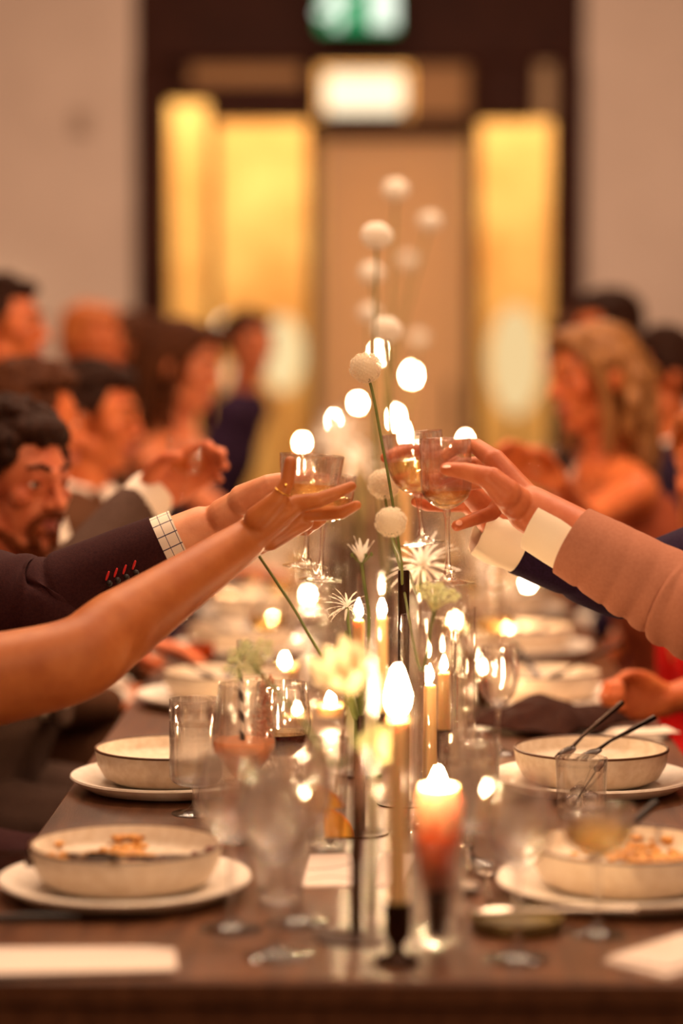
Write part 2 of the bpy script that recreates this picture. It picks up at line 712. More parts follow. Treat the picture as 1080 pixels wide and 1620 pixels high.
# lobby panel light, then stand-in lamps added for glows of unknown source
t = empty('ceiling_panel_light', (wx(575) * 1.02, 12.7, 0), 'bright white rectangular lamp behind the transom above the tan door', 'lamp')
zc = at(575, 147, 12.7).z
obj('housing', MB().box((-.22, .02, zc - .115), (.22, .1, zc + .115), bev=.02), M_FRAME, t, smooth=False)
obj('diffuser', MB().box((-.205, -.02, zc - .10), (.205, .02, zc + .10), bev=.03), LAMPWHITE, t, smooth=False)
obj('cord', MB().tube([(0, .06, zc + .15), (0, .06, 4.0)], .01, 6), M_FRAME, t)
for px, py, Yl, rr, hh, lab in ((447, 560, 13.4, .115, .42, 'tall glowing stand-in lamp behind the window beside the tan door'),
                                (815, 570, 13.7, .15, .62, 'wide glowing stand-in lamp behind the amber window on the far side of the door')):
    p = at(px, py, Yl)
    t = empty('lobby_glow_standin', (p.x, p.y, 0), lab, 'lamp')
    obj('standin_shade', MB().ell((0, 0, p.z), (rr, rr, hh / 2), seg=28), SHADE if rr < .13 else SHADE_DIM, t)
    obj('pole', MB().tube([(0, 0, .02), (0, 0, p.z - hh / 2 + .01)], .012, 10), M_BRONZE, t)
    obj('base', MB().lathe([(0, 0), (.13, 0), (.13, .02), (.02, .03), (0, .03)], 24), M_BRONZE, t)
# added stand-ins for unexplained glows: two globes on a pole, one on the wall
t = empty('globe_glow_standin', at(368, 560, 11.0).xy.to_3d(), 'slim stand-in lamp with two small glowing globes in front of the window', 'lamp')
q0 = t.location
for px, py, r in ((360, 517, .045), (376, 595, .06)):
    p = at(px, py, 11.0) - q0
    obj('globe', MB().ell(p, r), BULB if r < .05 else SHADE, t)
    obj('globe_arm', MB().tube([(0, 0, p.z - .03), (p.x * .6, 0, p.z - .05), (p.x, 0, p.z - r)], .006, 8), M_BRONZE, t)
obj('pole', MB().tube([(0, 0, .02), (0, 0, at(360, 517, 11).z)], .01, 10), M_BRONZE, t)
obj('base', MB().lathe([(0, 0), (.12, 0), (.12, .02), (.02, .03), (0, .03)], 24), M_BRONZE, t)
p = at(4, 470, WY)
t = empty('wall_glow_standin', (p.x, WY, p.z), 'small round stand-in globe glowing on the pale end wall', 'lamp')
obj('globe', MB().ell((0, -.12, 0), .055), BULB, t)
obj('bracket', MB().tube([(0, 0, -.03), (0, -.12, -.07), (0, -.12, -.05)], .012, 8).lathe([(0, 0), (.04, 0), (.04, .015), (0, .015)], 16, Matrix.Translation((0, 0, -.03)) @ Matrix.Rotation(PI / 2, 4, 'X')), M_BRONZE, t)

# exit sign over the door
p = at(567, 2, WY - .35)
t = empty('exit_sign', (p.x, p.y, p.z), 'green and white illuminated emergency exit sign above the door', 'sign')
hw, hh = .185, .14
obj('sign_box', MB().box((-hw - .012, 0, -hh - .012), (hw + .012, .07, hh + .012), bev=.008), M_FRAME, t, smooth=False)
obj('green_panel', MB().box((-hw, -.004, -hh), (hw, .002, hh)), SIGNGREEN, t, smooth=False)
picto = MB()
picto.box((.055, -.008, -.12), (.18, -.003, .12))                      # doorway
obj('doorway_symbol', picto, SIGNWHITE, t, smooth=False)
run = MB()
k = .95
for pts, r in (([(-.105, .045), (-.12, -.02)], .028), ([(-.12, -.02), (-.085, -.07), (-.11, -.12)], .018), ([(-.12, -.02), (-.16, -.06), (-.195, -.055)], .018),
               ([(-.1, .05), (-.06, .02), (-.03, .04)], .012), ([(-.1, .05), (-.15, .03), (-.17, -.01)], .012)):
    for a, b in zip(pts, pts[1:]):
        a, b = V((a[0] * k, a[1] * k)), V((b[0] * k, b[1] * k))
        d = (b - a).normalized()
        n = V((-d.y, d.x)) * r
        a, b = a - d * r * .6, b + d * r * .6
        run.add([(q.x, -.0065, q.y) for q in (a + n, a - n, b - n, b + n)], [[0, 1, 2, 3]])
run.lathe([(0, 0), (.026, 0), (.026, .003), (0, .003)], 20, Matrix.Translation((-.085, -.005, .098)) @ Matrix.Rotation(PI / 2, 4, 'X'))
obj('running_figure', run, SIGNWHITE, t, smooth=False, kind='stuff')
obj('hanger', MB().tube([(-.15, .035, hh), (-.15, .035, 4.0 - p.z)], .008, 6), M_FRAME, t)
obj('hanger', MB().tube([(.15, .035, hh), (.15, .035, 4.0 - p.z)], .008, 6), M_FRAME, t)
p = at(128, 195, WY)
t = tag(obj('wall_switch_plate', MB().box((p.x - .045, WY - .012, p.z - .06), (p.x + .045, WY, p.z + .06), bev=.004), mat('switch_plate', c(176, 150, 134), .6)),
        'small greyish plate fixed on the pale end wall beside the screen', 'plate')

# ================================================================== TABLE AND BENCHES
TX0, TX1, TY0, TY1 = -.43, .46, on(540, 1551).y, 9.0
tb = empty('dining_table', (0, TY0, 0), 'long dark stained wooden banquet table down the room', 'table')
obj('tabletop', MB().box((TX0, 0, TZ - .028), (TX1, TY1 - TY0, TZ), bev=.004), M_TABLE, tb, smooth=False)
obj('apron', MB().box((TX0 + .006, .006, TZ - .13), (TX1 - .006, .03, TZ - .028)), M_TABLE, tb, smooth=False)
obj('apron', MB().box((TX0 + .006, TY1 - TY0 - .03, TZ - .13), (TX1 - .006, TY1 - TY0 - .006, TZ - .028)), M_TABLE, tb, smooth=False)
for yy in (.12, (TY1 - TY0) / 2, TY1 - TY0 - .12):
    for xx in (TX0 + .06, TX1 - .06):
        obj('leg', MB().box((xx - .035, yy - .035, 0), (xx + .035, yy + .035, TZ - .028), bev=.005), M_TABLE, tb, smooth=False)


def bench(x0, x1, y0, y1, label):
    t = empty('bench', ((x0 + x1) / 2, y0, 0), label, 'bench')
    hw = (x1 - x0) / 2
    obj('seat', MB().box((-hw, 0, .385), (hw, y1 - y0, .425), bev=.006), M_SEAT, t, smooth=False)
    n = 4
    for i in range(n):
        yy = .1 + (y1 - y0 - .2) * i / (n - 1)
        for s in (-1, 1):
            obj('leg', MB().box((s * (hw - .05) - .025, yy - .025, 0), (s * (hw - .05) + .025, yy + .025, .385)), M_SEAT, t, smooth=False)


bench(-1.22, -.60, 2.3, 9.3, 'dark wooden bench under the guests on the bearded man\'s side')
bench(.60, 1.15, 2.3, 9.3, 'dark wooden bench under the guests on the blond woman\'s side')


# ================================================================== GLASSWARE
def smooth_prof(pts, n=5):
    return [(max(0, p.x), p.y) for p in catmull([(r, z, 0) for r, z in pts], n)]


def vessel(bowl, t, floor, foot):
    """closed wall: outer outline up, over the rim, inner outline down"""
    outer = foot + bowl
    inner = [(max(r - t, .0005), z) for r, z in bowl if z > floor]
    rim_r, rim_z = bowl[-1]
    inner[-1] = (rim_r - t, rim_z)
    prof = outer[:-1] + [(rim_r, rim_z - .0004), (rim_r - t * .5, rim_z + .0004)] + inner[::-1] + [(0, floor)]
    return prof, inner


def liquid_mb(inner, floor, level, seg):
    pts = [(0, floor + .0004)]
    last = (0, floor)
    for r, z in inner:
        if z >= level:
            f = (level - last[1]) / max(1e-6, z - last[1])
            pts.append((last[0] + (r - last[0]) * f - .0003, level))
            break
        pts.append((r - .0003, z + .0002))
        last = (r, z)
    pts.append((0, level))
    return MB().lathe(pts, seg)


def stem_glass(name, cat, bowl, base_r, hs, level=None, liq=None, liq_name='wine', m=None, seg=40, t=.0011, n=5):
    m = m or GLASS
    foot = [(0, 0), (base_r, 0), (base_r, .0014), (base_r * .7, .003), (.011, .0065), (.0052, .013), (.0036, .026), (.0033, hs * .5), (.0037, hs - .012), (.0058, hs - .003)]
    b = smooth_prof([(r, hs + z) for r, z in bowl], n)
    prof, inner = vessel(b, t, hs + .005, foot)
    o = obj(name, MB().lathe(prof, seg), m)
    o['category'] = cat
    if level:
        obj(liq_name, liquid_mb(inner, hs + .005, hs + level, seg), liq, o)
    return o


def tumbler(name, r0, r1, h, base=.010, level=None, liq=None, liq_name='water', m=None, seg=40, t=.0016, facets=0, cat='glass'):
    m = m or GLASS
    b = [(r0 * .93, .0015), (r0, .005), (r0 + (r1 - r0) * .35, h * .35), (r0 + (r1 - r0) * .7, h * .7), (r1, h)]
    prof, inner = vessel(smooth_prof(b, 4), t, base, [(0, .003), (r0 * .7, .002), (r0 * .85, 0)])
    wob = (lambda a, z: .02 * abs(math.sin(a * facets / 2)) if .012 < z < h * .72 else 0) if facets else None
    o = obj(name, MB().lathe(prof, seg, wob=wob), m)
    o['category'] = cat
    if level:
        obj(liq_name, liquid_mb(inner, base, level, seg), liq, o)
    return o


WINE_BOWL = [(.006, 0), (.016, .006), (.030, .022), (.0365, .042), (.036, .062), (.031, .092)]
COUPE_BOWL = [(.005, 0), (.016, .004), (.031, .014), (.0375, .028), (.040, .044), (.042, .060)]
GOBLET_BOWL = [(.008, 0), (.024, .003), (.033, .010), (.035, .025), (.0348, .07), (.0345, .115)]
COCKTAIL_BOWL = [(.006, 0), (.014, .008), (.027, .025), (.0385, .042), (.0375, .06), (.034, .095), (.0315, .122)]


def settle(root, px, py, z=TZ):
    root.location = on(px, py, z)
    return root


def place(o, px, py, label, group=None):
    settle(o, px, py)
    return tag(o, label, None, group)


# the row of glasses closest to the camera
near_wine = Proto(lambda: stem_glass('wine_glass', 'glass', WINE_BOWL, .034, .092))
near_wine.put(on(817, 1518), 'empty clear wine glass on the table corner side, in front of the small olive dish')
near_wine.put(on(366, 1470), 'empty clear wine glass just beside the rim of the plate with beetroot scraps')
near_wine.put(on(437, 1512), 'clear wine glass with its foot closest to the table edge')
near_wine.put(on(470, 1460), 'clear wine glass behind the one at the table edge, beside the bronze stem vase')
place(tumbler('water_tumbler', .0255, .027, .095, level=.05, liq=WATER), 443, 1425, 'small straight water tumbler behind the two empty wine glasses')
COUPE_SMALL = [(.005, 0), (.017, .004), (.031, .014), (.0365, .028), (.0385, .050)]
place(stem_glass('coupe_glass', 'glass', COUPE_SMALL, .030, .082, .029, WHITEWINE), 944, 1478, 'coupe of white wine standing before the bowl with the sauce-smeared knife')
# second row
place(stem_glass('cocktail_glass', 'glass', COCKTAIL_BOWL, .031, .074, .052, COCKTAIL, 'cocktail'), 386, 1331, 'stemmed glass of blush pink cocktail with straw and dried flower')
ck = bpy.data.objects['cocktail_glass']
goblet = Proto(lambda: stem_glass('water_goblet', 'glass', GOBLET_BOWL, .032, .036, .082, WATER, 'water'))
goblet.put(on(310, 1287), 'straight stemmed water goblet beside the pink cocktail')
goblet.put(on(741, 1364), 'straight stemmed water goblet behind the coral candle')
place(tumbler('cut_glass_tumbler', .030, .034, .098, facets=16, level=.06, liq=WATER), 748, 1300, 'faceted water tumbler behind the stemmed goblet of water')
place(tumbler('highball_glass', .0225, .0265, .135), 517, 1342, 'tall tumbler holding two orange slices and a bar spoon')
place(tumbler('short_tumbler', .031, .034, .078), 919, 1293, 'short tumbler with melting ice and a dark stirrer')
place(tumbler('whisky_glass', .0185, .020, .062, level=.05, liq=AMBERDRINK, liq_name='amber_drink'), 372, 1314, 'little glass of amber drink behind the pink cocktail stem')
RED_BOWL = [(.006, 0), (.018, .006), (.033, .02), (.0385, .04), (.0375, .062), (.033, .1)]
place(stem_glass('wine_glass', 'glass', RED_BOWL, .032, .066, .034, REDWINE), 446, 1277, 'wine glass with red wine behind the pink cocktail')
place(stem_glass('wine_glass', 'glass', [(r * .85, z) for r, z in WINE_BOWL], .030, .07), 787, 1192, 'empty slim wine glass standing before the dark folded napkin')

# cocktail: striped straw and dried flowers rest in the glass
cb = ck.location.copy()
s0, s1 = cb + V((-.001, 0, .098)), at(378, 1012, cb.y + .005)
straw = MB()
N = 26
for i in range(N):
    a, b = s0.lerp(s1, i / N), s0.lerp(s1, (i + 1) / N)
    straw.tube([a, b], .0032, 10, m=i % 2, caps=False)
# slanted stripes: turn each ring a little
straw2 = MB()
seg, rings = 12, 72
x, y = frame_of(s1 - s0)
for i in range(rings + 1):
    p = s0.lerp(s1, i / rings)
    for k in range(seg):
        a = 2 * PI * k / seg
        straw2.v.append(p + x * .0032 * math.cos(a) + y * .0032 * math.sin(a))
for i in range(rings):
    for k in range(seg):
        j = (k + 1) % seg
        straw2.f.append([i * seg + k, i * seg + j, (i + 1) * seg + j, (i + 1) * seg + k])
        straw2.m.append(1 if ((i + k) % 12) < 6 else 0)
tag(obj('striped_straw', straw2, [M_STRAWW, M_STRAWB]), 'black and cream striped paper straw standing in the pink cocktail', 'straw')
g = MB()
g0, g1 = cb + V((.022, .004, .13)), at(421, 1072, cb.y + .004)
g.tube([g0, g0.lerp(g1, .5), g1], .0012, 6)
for i in range(170):
    f = random.random()
    p = g0.lerp(g1, f) + V((random.gauss(0, .005), random.gauss(0, .005), random.gauss(0, .003)))
    g.ell(p, (random.uniform(.0012, .0026),) * 2 + (random.uniform(.001, .0026),), seg=6)
tag(obj('flower_garnish', g, M_GARNISH), 'spike of tiny dried flowers hooked on the pink cocktail rim', 'garnish')
bpy.data.objects['flower_garnish']['kind'] = 'thing'

# orange slices and bar spoon in the tall tumbler
hb = bpy.data.objects['highball_glass'].location.copy()


def wedge(c0, r, th, rx, ry, rz, lab):
    m = MB()
    n = 14
    pts = [(0, 0)] + [(r * math.cos(PI * i / n * .5 - .1), r * math.sin(PI * i / n * .5 - .1)) for i in range(n + 1)]
    vs = [(x, -th / 2, z) for x, z in pts] + [(x, th / 2, z) for x, z in pts]
    k = len(pts)
    fs = [list(range(k))[::-1], list(range(k, 2 * k))] + [[i, (i + 1) % k, k + (i + 1) % k, k + i] for i in range(k)]
    m.add(vs, fs)
    o = bpy.data.objects.new('orange_slice', m.mesh('orange_slice', M_ORANGE, False))
    o.location = c0
    o.rotation_euler = (rx, ry, rz)
    link(o)
    rind = MB().tube([(r * math.cos(PI * i / n * .5 - .1), 0, r * math.sin(PI * i / n * .5 - .1)) for i in range(n + 1)], th * .5, 6)
    obj('rind', rind, mat('orange_rind', c(236, 136, 26), .5), o)
    return tag(o, lab, 'fruit')


wedge(hb + V((-.019, -.004, .042)), .036, .004, .15, -.35, .1, 'upper orange slice against the wall of the tall tumbler')
wedge(hb + V((-.002, -.002, .014)), .033, .004, -.1, -.15, -.2, 'lower orange slice lying on the bottom of the tall tumbler')
sp0, sp1 = hb + V((.004, .004, .016)), at(549, 1108, hb.y + .01)
sp = MB()
pts = [sp0.lerp(sp1, i / 60) for i in range(61)]
sp.tube(pts, [.0016] * 61, 6, wob=lambda f, a: .35 * math.sin(2 * a + f * 60))
sp.ell(sp1, (.0035, .0035, .006))
sp.ell(sp0, (.007, .003, .012))
tag(obj('bar_spoon', sp, M_STEEL), 'twisted steel bar spoon standing in the tall tumbler', 'spoon')
# ice and stirrer in the short tumbler
st = bpy.data.objects['short_tumbler'].location.copy()
ICE = glass_mat('ice', (.98, .97, .96, 1), .3, .08, 1.31)
for i, (dx, dy, dz, lab) in enumerate(((-.010, -.008, .022, 'ice lump low at the front of the short tumbler'), (.012, -.004, .024, 'ice lump under the stirrer tip in the short tumbler'), (-.002, .010, .03, 'ice lump at the rear wall of the short tumbler'))):
    m = MB().box((-.009, -.009, -.009), (.009, .009, .009), bev=.003)
    m.v = [p * (1 + .18 * noise.noise(p * 200 + V((i, 0, 0)))) for p in m.v]
    o = obj('ice_cube', m, ICE)
    o.location = st + V((dx, dy, dz))
    o.rotation_euler = (i * .7, i * 1.1, .4 + i)
    tag(o, lab, 'ice')
s2 = MB().tube([st + V((-.012, .0, .014)), at(948, 1212, st.y)], .0013, 8)
o = tag(obj('cocktail_stirrer', s2, M_DARKSTEEL), 'thin dark stirrer leaning in the short tumbler', 'stirrer')
obj('stirrer_knob', MB().caps([at(944, 1216, st.y), at(951, 1208, st.y)], .0045, 10), M_STRAWB, o)

# ================================================================== PLATES, BOWLS, CUTLERY


def make_charger():
    pr = [(0, .001), (.06, 0), (.098, .0), (.118, .004), (.138, .0155), (.141, .019), (.1395, .0215), (.134, .0212), (.112, .0125), (.100, .0085), (0, .0075)]
    o = obj('charger_plate', MB().lathe(pr, 72, wob=lambda a, z: .006 * math.sin(3 * a + 1) + .003 * math.sin(7 * a)), M_CHARGER)
    o['category'] = 'plate'
    return o


def make_bowl():
    pr = [(0, .002), (.05, .0), (.078, .001), (.094, .009), (.1035, .026), (.107, .0465), (.1055, .0485), (.1035, .0465), (.101, .034), (.094, .0262), (.075, .0235), (0, .0230)]
    w = lambda a, z: .004 * math.sin(2 * a + .6) + .0022 * math.sin(5 * a)
    o = obj('stoneware_bowl', MB().lathe(pr, 72, wob=w), M_STONE)
    o['category'] = 'bowl'
    rim = MB().lathe([(.1073, .0462), (.1072, .0484), (.1056, .0492), (.1041, .0484), (.1038, .0462)], 72, wob=w)
    obj('glazed_edge', rim, M_RIM, o)
    return o


charger, bowl = Proto(make_charger), Proto(make_bowl)
CH, BO = .0092, .0080


def food(loc, rz, spots, lab, m=M_SAUCE, name='sauce_smear', n=90, rad=.07, cat='food'):
    """lumpy leftovers lying on the bowl floor and up its wall"""
    mb = MB()
    for (x, y, sx, sy, k) in spots:
        for i in range(k):
            px, py = x + random.gauss(0, sx), y + random.gauss(0, sy)
            r = math.hypot(px, py)
            if r > .1005:
                px, py, r = px * .1 / r, py * .1 / r, .1
            z = .0232 + (0 if r < .075 else (r - .075) * .14 if r < .094 else .0027 + (r - .094) * 1.3)
            q = random.uniform(.0025, .0085)
            mb.ell((px, py, z + q * .15), (q, q * random.uniform(.7, 1.2), q * random.uniform(.3, .7)), seg=6)
    o = obj(name, mb, m)
    o.location = loc
    o.rotation_euler = (0, 0, rz)
    o['kind'] = 'stuff'
    return tag(o, lab, cat)


def make_knife(ml=None):
    o = obj('table_knife', MB().tube([(0, -.10, .0035), (0, -.05, .0035), (0, 0, .003)], [.0042, .005, .0036], 8), M_STRAWB)
    bl = MB()
    out = [(-.007, .0), (-.008, .05), (-.007, .085), (0, .1), (.006, .085), (.006, 0)]
    k = len(out)
    bl.add([(x, y, .0022) for x, y in out] + [(x, y, .0036) for x, y in out],
           [list(range(k))[::-1], list(range(k, 2 * k))] + [[i, (i + 1) % k, k + (i + 1) % k, k + i] for i in range(k)])
    obj('blade', bl, M_DARKSTEEL, o, smooth=False)
    o['category'] = 'knife'
    return o


def make_fork(m=None):
    m = m or M_DARKSTEEL
    o = obj('table_fork', MB().tube([(0, -.11, .002), (0, -.06, .0035), (0, 0, .006), (0, .03, .004)], [.0042, .0036, .0024, .003], 8), m)
    h = MB()
    h.ell((0, .042, .0045), (.0115, .016, .0022), seg=12)
    for i in range(4):
        xx = (i - 1.5) * .0062
        h.tube([(xx, .048, .0045), (xx, .07, .003), (xx * 1.02, .094, .0075)], [.0016, .0015, .0007], 6)
    obj('tines', h, m, o)
    o['category'] = 'fork'
    return o


def make_spoon():
    o = obj('table_spoon', MB().tube([(0, -.10, .002), (0, -.04, .004), (0, .02, .005)], [.0042, .003, .0024], 8), M_STEEL)
    h = MB()
    n = 20
    vs, fs = [], []
    for j in range(6):
        f = j / 5
        for i in range(n):
            a = 2 * PI * i / n
            vs.append((.0165 * f * math.cos(a), .046 + .026 * f * math.sin(a), .002 + .006 * f * f))
    for j in range(5):
        for i in range(n):
            fs.append([j * n + i, j * n + (i + 1) % n, (j + 1) * n + (i + 1) % n, (j + 1) * n + i])
    h.add(vs, fs)
    b = obj('spoon_bowl', h, M_STEEL, o)
    sm = b.modifiers.new('thickness', 'SOLIDIFY')
    sm.thickness = .0012
    o['category'] = 'spoon'
    return o


knife, fork, spoon = Proto(make_knife), Proto(make_fork), Proto(make_spoon)
sfork = Proto(lambda: make_fork(M_STEEL))


def lay(proto, p0, p1, label, group=None):
    """lay cutlery from handle end p0 towards its tip p1"""
    d = p1 - p0
    rz = math.atan2(-d.x, d.y)
    rx = math.atan2(d.z, math.hypot(d.x, d.y))
    return proto.put((p0 + p1) / 2, label, group, rot=(rx, 0, rz))


def over(px, py, h):
    return on(px, py, TZ + h)


# the four place settings closest to the camera
P = on(198, 1414)
charger.put(P, 'white charger plate under the bowl with beetroot scraps', rz=.4)
b = bowl.put(P + V((.001, .004, CH)), 'cream bowl with yellow sauce and beetroot scraps, brown edge', rz=.2)
food(b.location, 0, [(-.045, .022, .018, .018, 110), (-.010, .065, .010, .026, 130), (-.062, .005, .014, .018, 70), (.0, .03, .02, .014, 60)], 'golden sauce smeared across the bowl beside the beetroot scraps')
food(b.location, 0, [(-.012, .0, .020, .010, 60), (-.045, -.012, .012, .01, 25)], 'pale rice crumbs on the floor of the bowl with beetroot', M_CRUMB, 'crumbs')
food(b.location, 0, [(.045, .012, .020, .011, 90), (.070, .02, .010, .010, 40)], 'dark beetroot scraps at the edge of the cream bowl', M_DARKRED, 'beetroot_scraps')
lay(fork, b.location + V((-.085, -.03, .029)), b.location + V((.088, -.012, .031)), 'dark fork lying in the bowl of beetroot scraps')
lay(knife, b.location + V((-.015, -.08, .046)), b.location + V((-.06, .02, .028)), 'dark knife sunk in the bowl of golden sauce')
lay(knife, over(-20, 1458, .003), over(270, 1452, .003), 'dark knife lying before the white charger plate on the table')
cc = P + V((-.165, .02, 0))

P = on(985, 1416)
charger.put(P, 'white charger plate beside the coupe and the folded paper card', rz=1.4)
b = bowl.put(P + V((.003, .006, CH)), 'cream bowl smeared with orange sauce, knife resting inside', rz=1.1)
food(b.location, 0, [(-.055, .0, .02, .012, 90), (.015, .05, .028, .018, 120), (.05, .02, .02, .014, 60)], 'orange tomato sauce left in the bowl beside the coupe')
kp0, kp1 = b.location + V((.045, .115, .068)), b.location + V((-.040, -.02, .016))
lay(knife, at(1012, 1297, b.location.y + .06), at(935, 1366, b.location.y - .035), 'dark handled knife resting in the bowl of orange sauce')
P = on(272, 1247)
charger.put(P, 'white charger plate beside the water goblet', rz=2.1)
b = bowl.put(P + V((.0, .005, CH)), 'empty looking cream bowl behind the water goblet', rz=2.2)
P = on(935, 1248)
charger.put(P, 'white charger plate behind the short tumbler', rz=.9)
b = bowl.put(P + V((0, .005, CH)), 'cream bowl behind the short tumbler with two dark handled utensils', rz=.3)
food(b.location, 0, [(.042, -.01, .016, .01, 50)], 'orange scraps at the side of the bowl with two utensils')
lay(fork, at(949, 1146, b.location.y + .07), at(895, 1196, b.location.y - .0), 'shorter dark utensil leaning in the bowl behind the short tumbler')
lay(fork, at(1000, 1158, b.location.y + .06), at(930, 1200, b.location.y - .02), 'longer dark fork leaning in the bowl behind the short tumbler')

# small olive dish, spoon and fork near the coral candle
pr = [(0, 0), (.044, 0), (.0475, .004), (.049, .015), (.0475, .0165), (.0455, .015), (.044, .0065), (0, .005)]
D = on(817, 1470)
o = obj('small_dish', MB().lathe(pr, 48), M_OLIVE)
o.location = D
tag(o, 'small olive glazed dish behind the wine glass foot', 'dish')
lay(spoon, D + V((.085, -.012, .020)), D + V((-.035, .004, .011)), 'steel spoon resting in the small olive dish')
lay(sfork, over(775, 1432, .0), over(765, 1366, .0), 'steel fork on the table pointing away behind the small olive dish')
lay(spoon, over(700, 1372, .0), over(747, 1422, .0), 'steel spoon on the table beside the coral candle')
lay(sfork, over(742, 1372, .0), over(735, 1340, .0) + V((0, .02, 0)), 'steel fork lying under the water goblet behind the candle')


# paper cards and linens
def slab(name, pts, h, m, label, cat, z0=TZ, bend=None):
    mb = MB()
    k = len(pts)
    mb.add([V((p.x, p.y, z0)) for p in pts] + [V((p.x, p.y, z0 + h)) for p in pts],
           [list(range(k))[::-1], list(range(k, 2 * k))] + [[i, (i + 1) % k, k + (i + 1) % k, k + i] for i in range(k)])
    return tag(obj(name, mb, m, smooth=False), label, cat)


o = slab('folded_card', [on(-90, 1546), on(280, 1537), on(277, 1506), on(235, 1502), on(-90, 1504)], .003, M_PAPER, 'long folded white card lying at the table edge before the charger plate', 'card')
mb = MB()
q = [on(-88, 1545, TZ + .0034), on(278, 1536, TZ + .0034), on(233, 1503, TZ + .0034), on(-88, 1505, TZ + .0034)]
mb.add([V((p.x, p.y, TZ + .003)) for p in q] + [V((p.x, p.y, TZ + .0055)) for p in q], [[0, 1, 2, 3][::-1], [4, 5, 6, 7]] + [[i, (i + 1) % 4, 4 + (i + 1) % 4, 4 + i] for i in range(4)])
obj('upper_fold', mb, M_PAPER, o, smooth=False)
o = slab('folded_card', [on(955, 1524), on(1055, 1549), on(1180, 1510), on(1080, 1483)], .003, M_PAPER, 'folded white card at the table edge before the bowl of orange sauce', 'card')
q = [on(962, 1522), on(1055, 1541), on(1175, 1506), on(1080, 1484)]
mb = MB().add([V((p.x, p.y, TZ + .003)) for p in q] + [V((p.x, p.y, TZ + .006)) for p in q], [[3, 2, 1, 0], [4, 5, 6, 7]] + [[i, (i + 1) % 4, 4 + (i + 1) % 4, 4 + i] for i in range(4)])
obj('upper_fold', mb, M_PAPER, o, smooth=False)
o = slab('paper_card', [on(478, 1404), on(565, 1402), on(556, 1352), on(490, 1353)], .0015, M_PAPER, 'flat white card lying under the tall tumbler of orange slices', 'card')
ink = mat('ink_line', c(120, 90, 70), .8)
for (y0, y1, bow) in ((1375, 1366, 3), (1392, 1390, -4)):
    pts = [on(486 + 70 * i / 12, y0 + (y1 - y0) * i / 12 + bow * math.sin(PI * i / 12), TZ + .0016) for i in range(13)]
    obj('ink_flourish', MB().tube(pts, .0006, 5), ink, o)
o = slab('paper_card', [on(596, 1402), on(640, 1400), on(655, 1352), on(600, 1353)], .0015, M_PAPER, 'flat white card half hidden behind the cream taper', 'card')


def cloth(name, cen, sx, sy, rz, h, m, label, fold=1.0, seed=0):
    n = 36
    vs, fs = [], []
    for j in range(n + 1):
        for i in range(n + 1):
            u, v_ = i / n * 2 - 1, j / n * 2 - 1
            q = V((u * 3 * fold, v_ * 3 * fold, seed))
            edge = 1 - max(abs(u), abs(v_)) ** 4
            z = h * (.35 + .65 * edge) * (.55 + .6 * abs(noise.noise(q)) + .25 * noise.noise(q * 2.3))
            vs.append((u * sx + .012 * noise.noise(q * .7), v_ * sy + .012 * noise.noise(q * .9 + V((5, 0, 0))), max(.0015, z)))
    for j in range(n):
        for i in range(n):
            a = j * (n + 1) + i
            fs.append([a, a + 1, a + n + 2, a + n + 1])
    o = obj(name, MB().add(vs, fs), m)
    k = o.modifiers.new('thickness', 'SOLIDIFY')
    k.thickness = .0018
    k.offset = 1
    o.location = cen
    o.rotation_euler = (0, 0, rz)
    return tag(o, label, 'napkin')


cloth('linen_napkin', on(432, 1247) + V((0, .03, 0)), .04, .03, .3, .045, M_LINEN, 'crumpled white napkin behind the red wine glass', 1.6, 3)
cloth('dark_napkin', on(868, 1156), .100, .100, PI / 4 + .1, .06, M_DARKLINEN, 'dark brown napkin spread corner-wise between two place settings', .35, 8)
cloth('dark_napkin', on(8, 1372), .055, .045, .1, .018, M_DARKLINEN, 'dark brown napkin folded beside the charger with beetroot bowl', .5, 5)
for i in range(3):
    cloth('linen_napkin', on(1000, 1172 - i * 1) + V((.01 * i, .02, .0042 * i)), .045, .03, .1 * i, .0035, M_LINEN, ('lowest', 'middle', 'topmost')[i] + ' of three flat white napkins stacked beside the dark napkin', .6, i)

